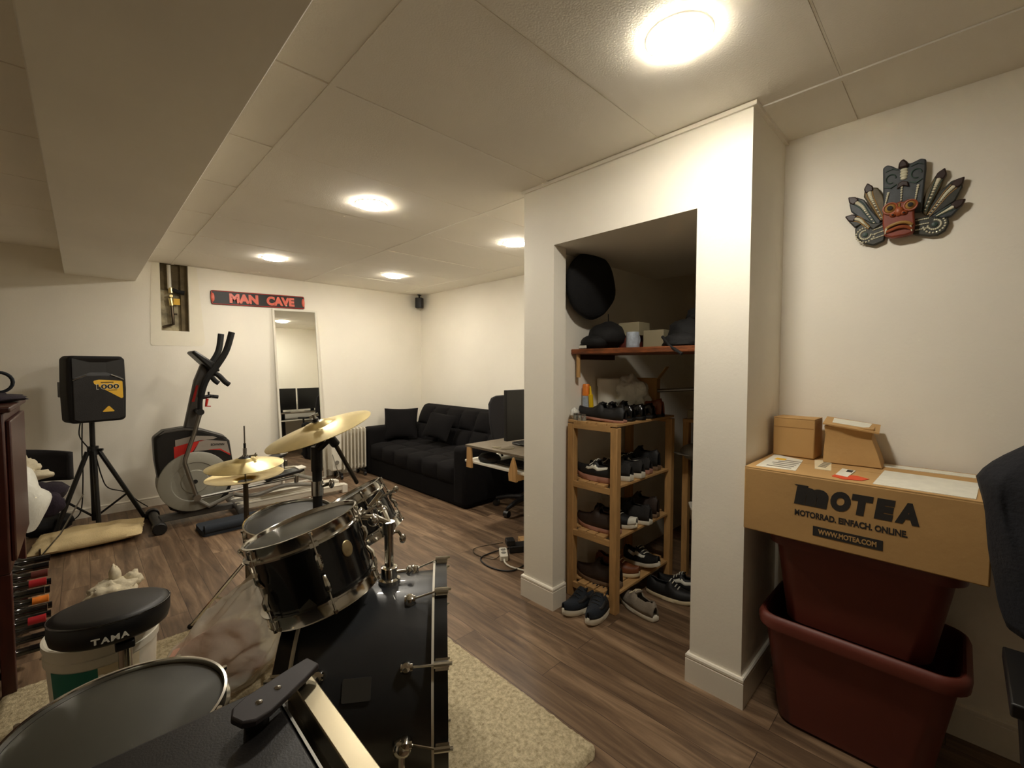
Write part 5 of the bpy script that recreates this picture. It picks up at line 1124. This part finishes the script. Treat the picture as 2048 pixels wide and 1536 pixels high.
for k in range(5): MB().box(1.82+k*.035, 1.834+k*.035, .42, .50-.012*(k % 2), BZ1+.0004, BZ1+.0009).build('print_line', 'grey_plastic', l1)
l2 = sheet([(1.885, .36), (1.89, .312), (2.09, .345), (2.06, .395)], 'label_cream', 'barcode_label')
for k in range(6): MB().box(1.93+k*.018, 1.938+k*.018, .335, .36, BZ1+.0004, BZ1+.0009).build('print_line', 'charcoal', l2)
sheet([(1.80, .295), (1.775, .26), (1.795, .215), (1.835, .2), (1.86, .235), (1.845, .29)], 'red_tape', 'red_tape', .0004)
l3 = sheet([(1.83, .29), (1.815, .255), (1.945, .25), (1.955, .29)], 'label_white', 'small_label', .001)
MB().box(1.90, 1.94, .255, .272, BZ1+.0016, BZ1+.002).build('stamp', 'charcoal', l3)
sheet([(1.775, .185), (1.775, -.04), (2.02, -.052), (2.03, .18)], 'label_white', 'wide_label')
sheet([(2.105, .195), (2.105, -.045), (2.165, -.045), (2.165, .195)], 'label_white', 'tape_strip')
t = thing('carton', 'small plain brown box in the corner on the large cardboard box', 'box', (2.1, .45, BZ1))
Mg = euler((2.12, .468, BZ1+.0012), 0, 0, -.03)
MB().box(-.06, .06, -.073, .073, 0, .155, Mg).build('body', 'cardboard', t, bev=.004)
MB().prism([(-.06, -.073), (.055, -.073), (.05, -.02), (.058, .073), (-.06, .073)], .155, .158, Mg).build('flap', 'cardboard', t)
MB().box(-.0605, -.0602, -.07, .07, .118, .121, Mg).build('fold_line', 'cardboard_edge', t)
t = thing('mailer_box', 'dented brown mailer box with white label beside the plain brown box', 'box', (2.11, .28, BZ1))
Mg = euler((2.115, .287, BZ1+.0012), 0, 0, .05)
b = MB(); R = []
for z, sx, sy, ox, oy in ((0, .075, .088, 0, -.008), (.05, .068, .082, .004, 0), (.105, .06, .07, .006, .008), (.14, .066, .074, .004, .006)):
    R.append([Mg @ V((ox+x*sx+.004*NZ.noise(V((x*3, y*3, z*30))), oy+y*sy+.006*NZ.noise(V((x*3+5, y*3, z*30))), z)) for x, y in ((-1, -1), (-.3, -1.02), (.4, -.98), (1, -1), (1, 0), (1, 1), (0, 1), (-1, 1), (-1.03, .3), (-.96, -.4))])
b.rings(R); b.build('body', 'cardboard', t, bev=.002)
lid = MB().prism([(-.075, -.09), (.07, -.085), (.07, .085), (-.07, .08)], 0, .005, Mg @ MX.Translation((0, .005, .142)) @ MX.Rotation(.12, 4, 'X') @ MX.Rotation(-.1, 4, 'Y')); lid = lid.build('lid', 'cardboard', t)
MB().prism([(-.03, -.055), (.06, -.06), (.055, .06), (-.03, .055)], .0052, .006, Mg @ MX.Translation((0, .005, .142)) @ MX.Rotation(.12, 4, 'X') @ MX.Rotation(-.1, 4, 'Y')).build('label', 'label_white', lid)
# ------------------------------------------------------------ jacket on a chair at the right edge
ch_ = office_chair('black swivel chair at the right edge under a dark jacket', 1.45, -.42, PI/2, 'swivel_chair')
b = MB()
def jk(u, v):
    a = 2*PI*u; k = v
    w = .15+.135*min(1, k*4)**.6-.07*k*k; d = .05+.045*min(1, k*3)**.6+.01*k
    z = 1.15-.52*k
    return V((1.745+d*math.cos(a), -.335+w*math.sin(a), z)) + V((1, 1, .4))*(.022*NZ.noise(V((math.cos(a)*2.5, math.sin(a)*2.5, k*4)))) + V((.008*math.sin(a*9)*k, .008*math.sin(a*9)*k, 0))
b.grid(jk, 56, 24)
b.ball((1.745, -.335, 1.135), (.055, .155, .03), u=18, v=8)
t = b.build('jacket', 'jacket_navy', smooth=80, solid=.01); tag(t, 'dark navy jacket draped at the right edge of the picture', 'jacket')
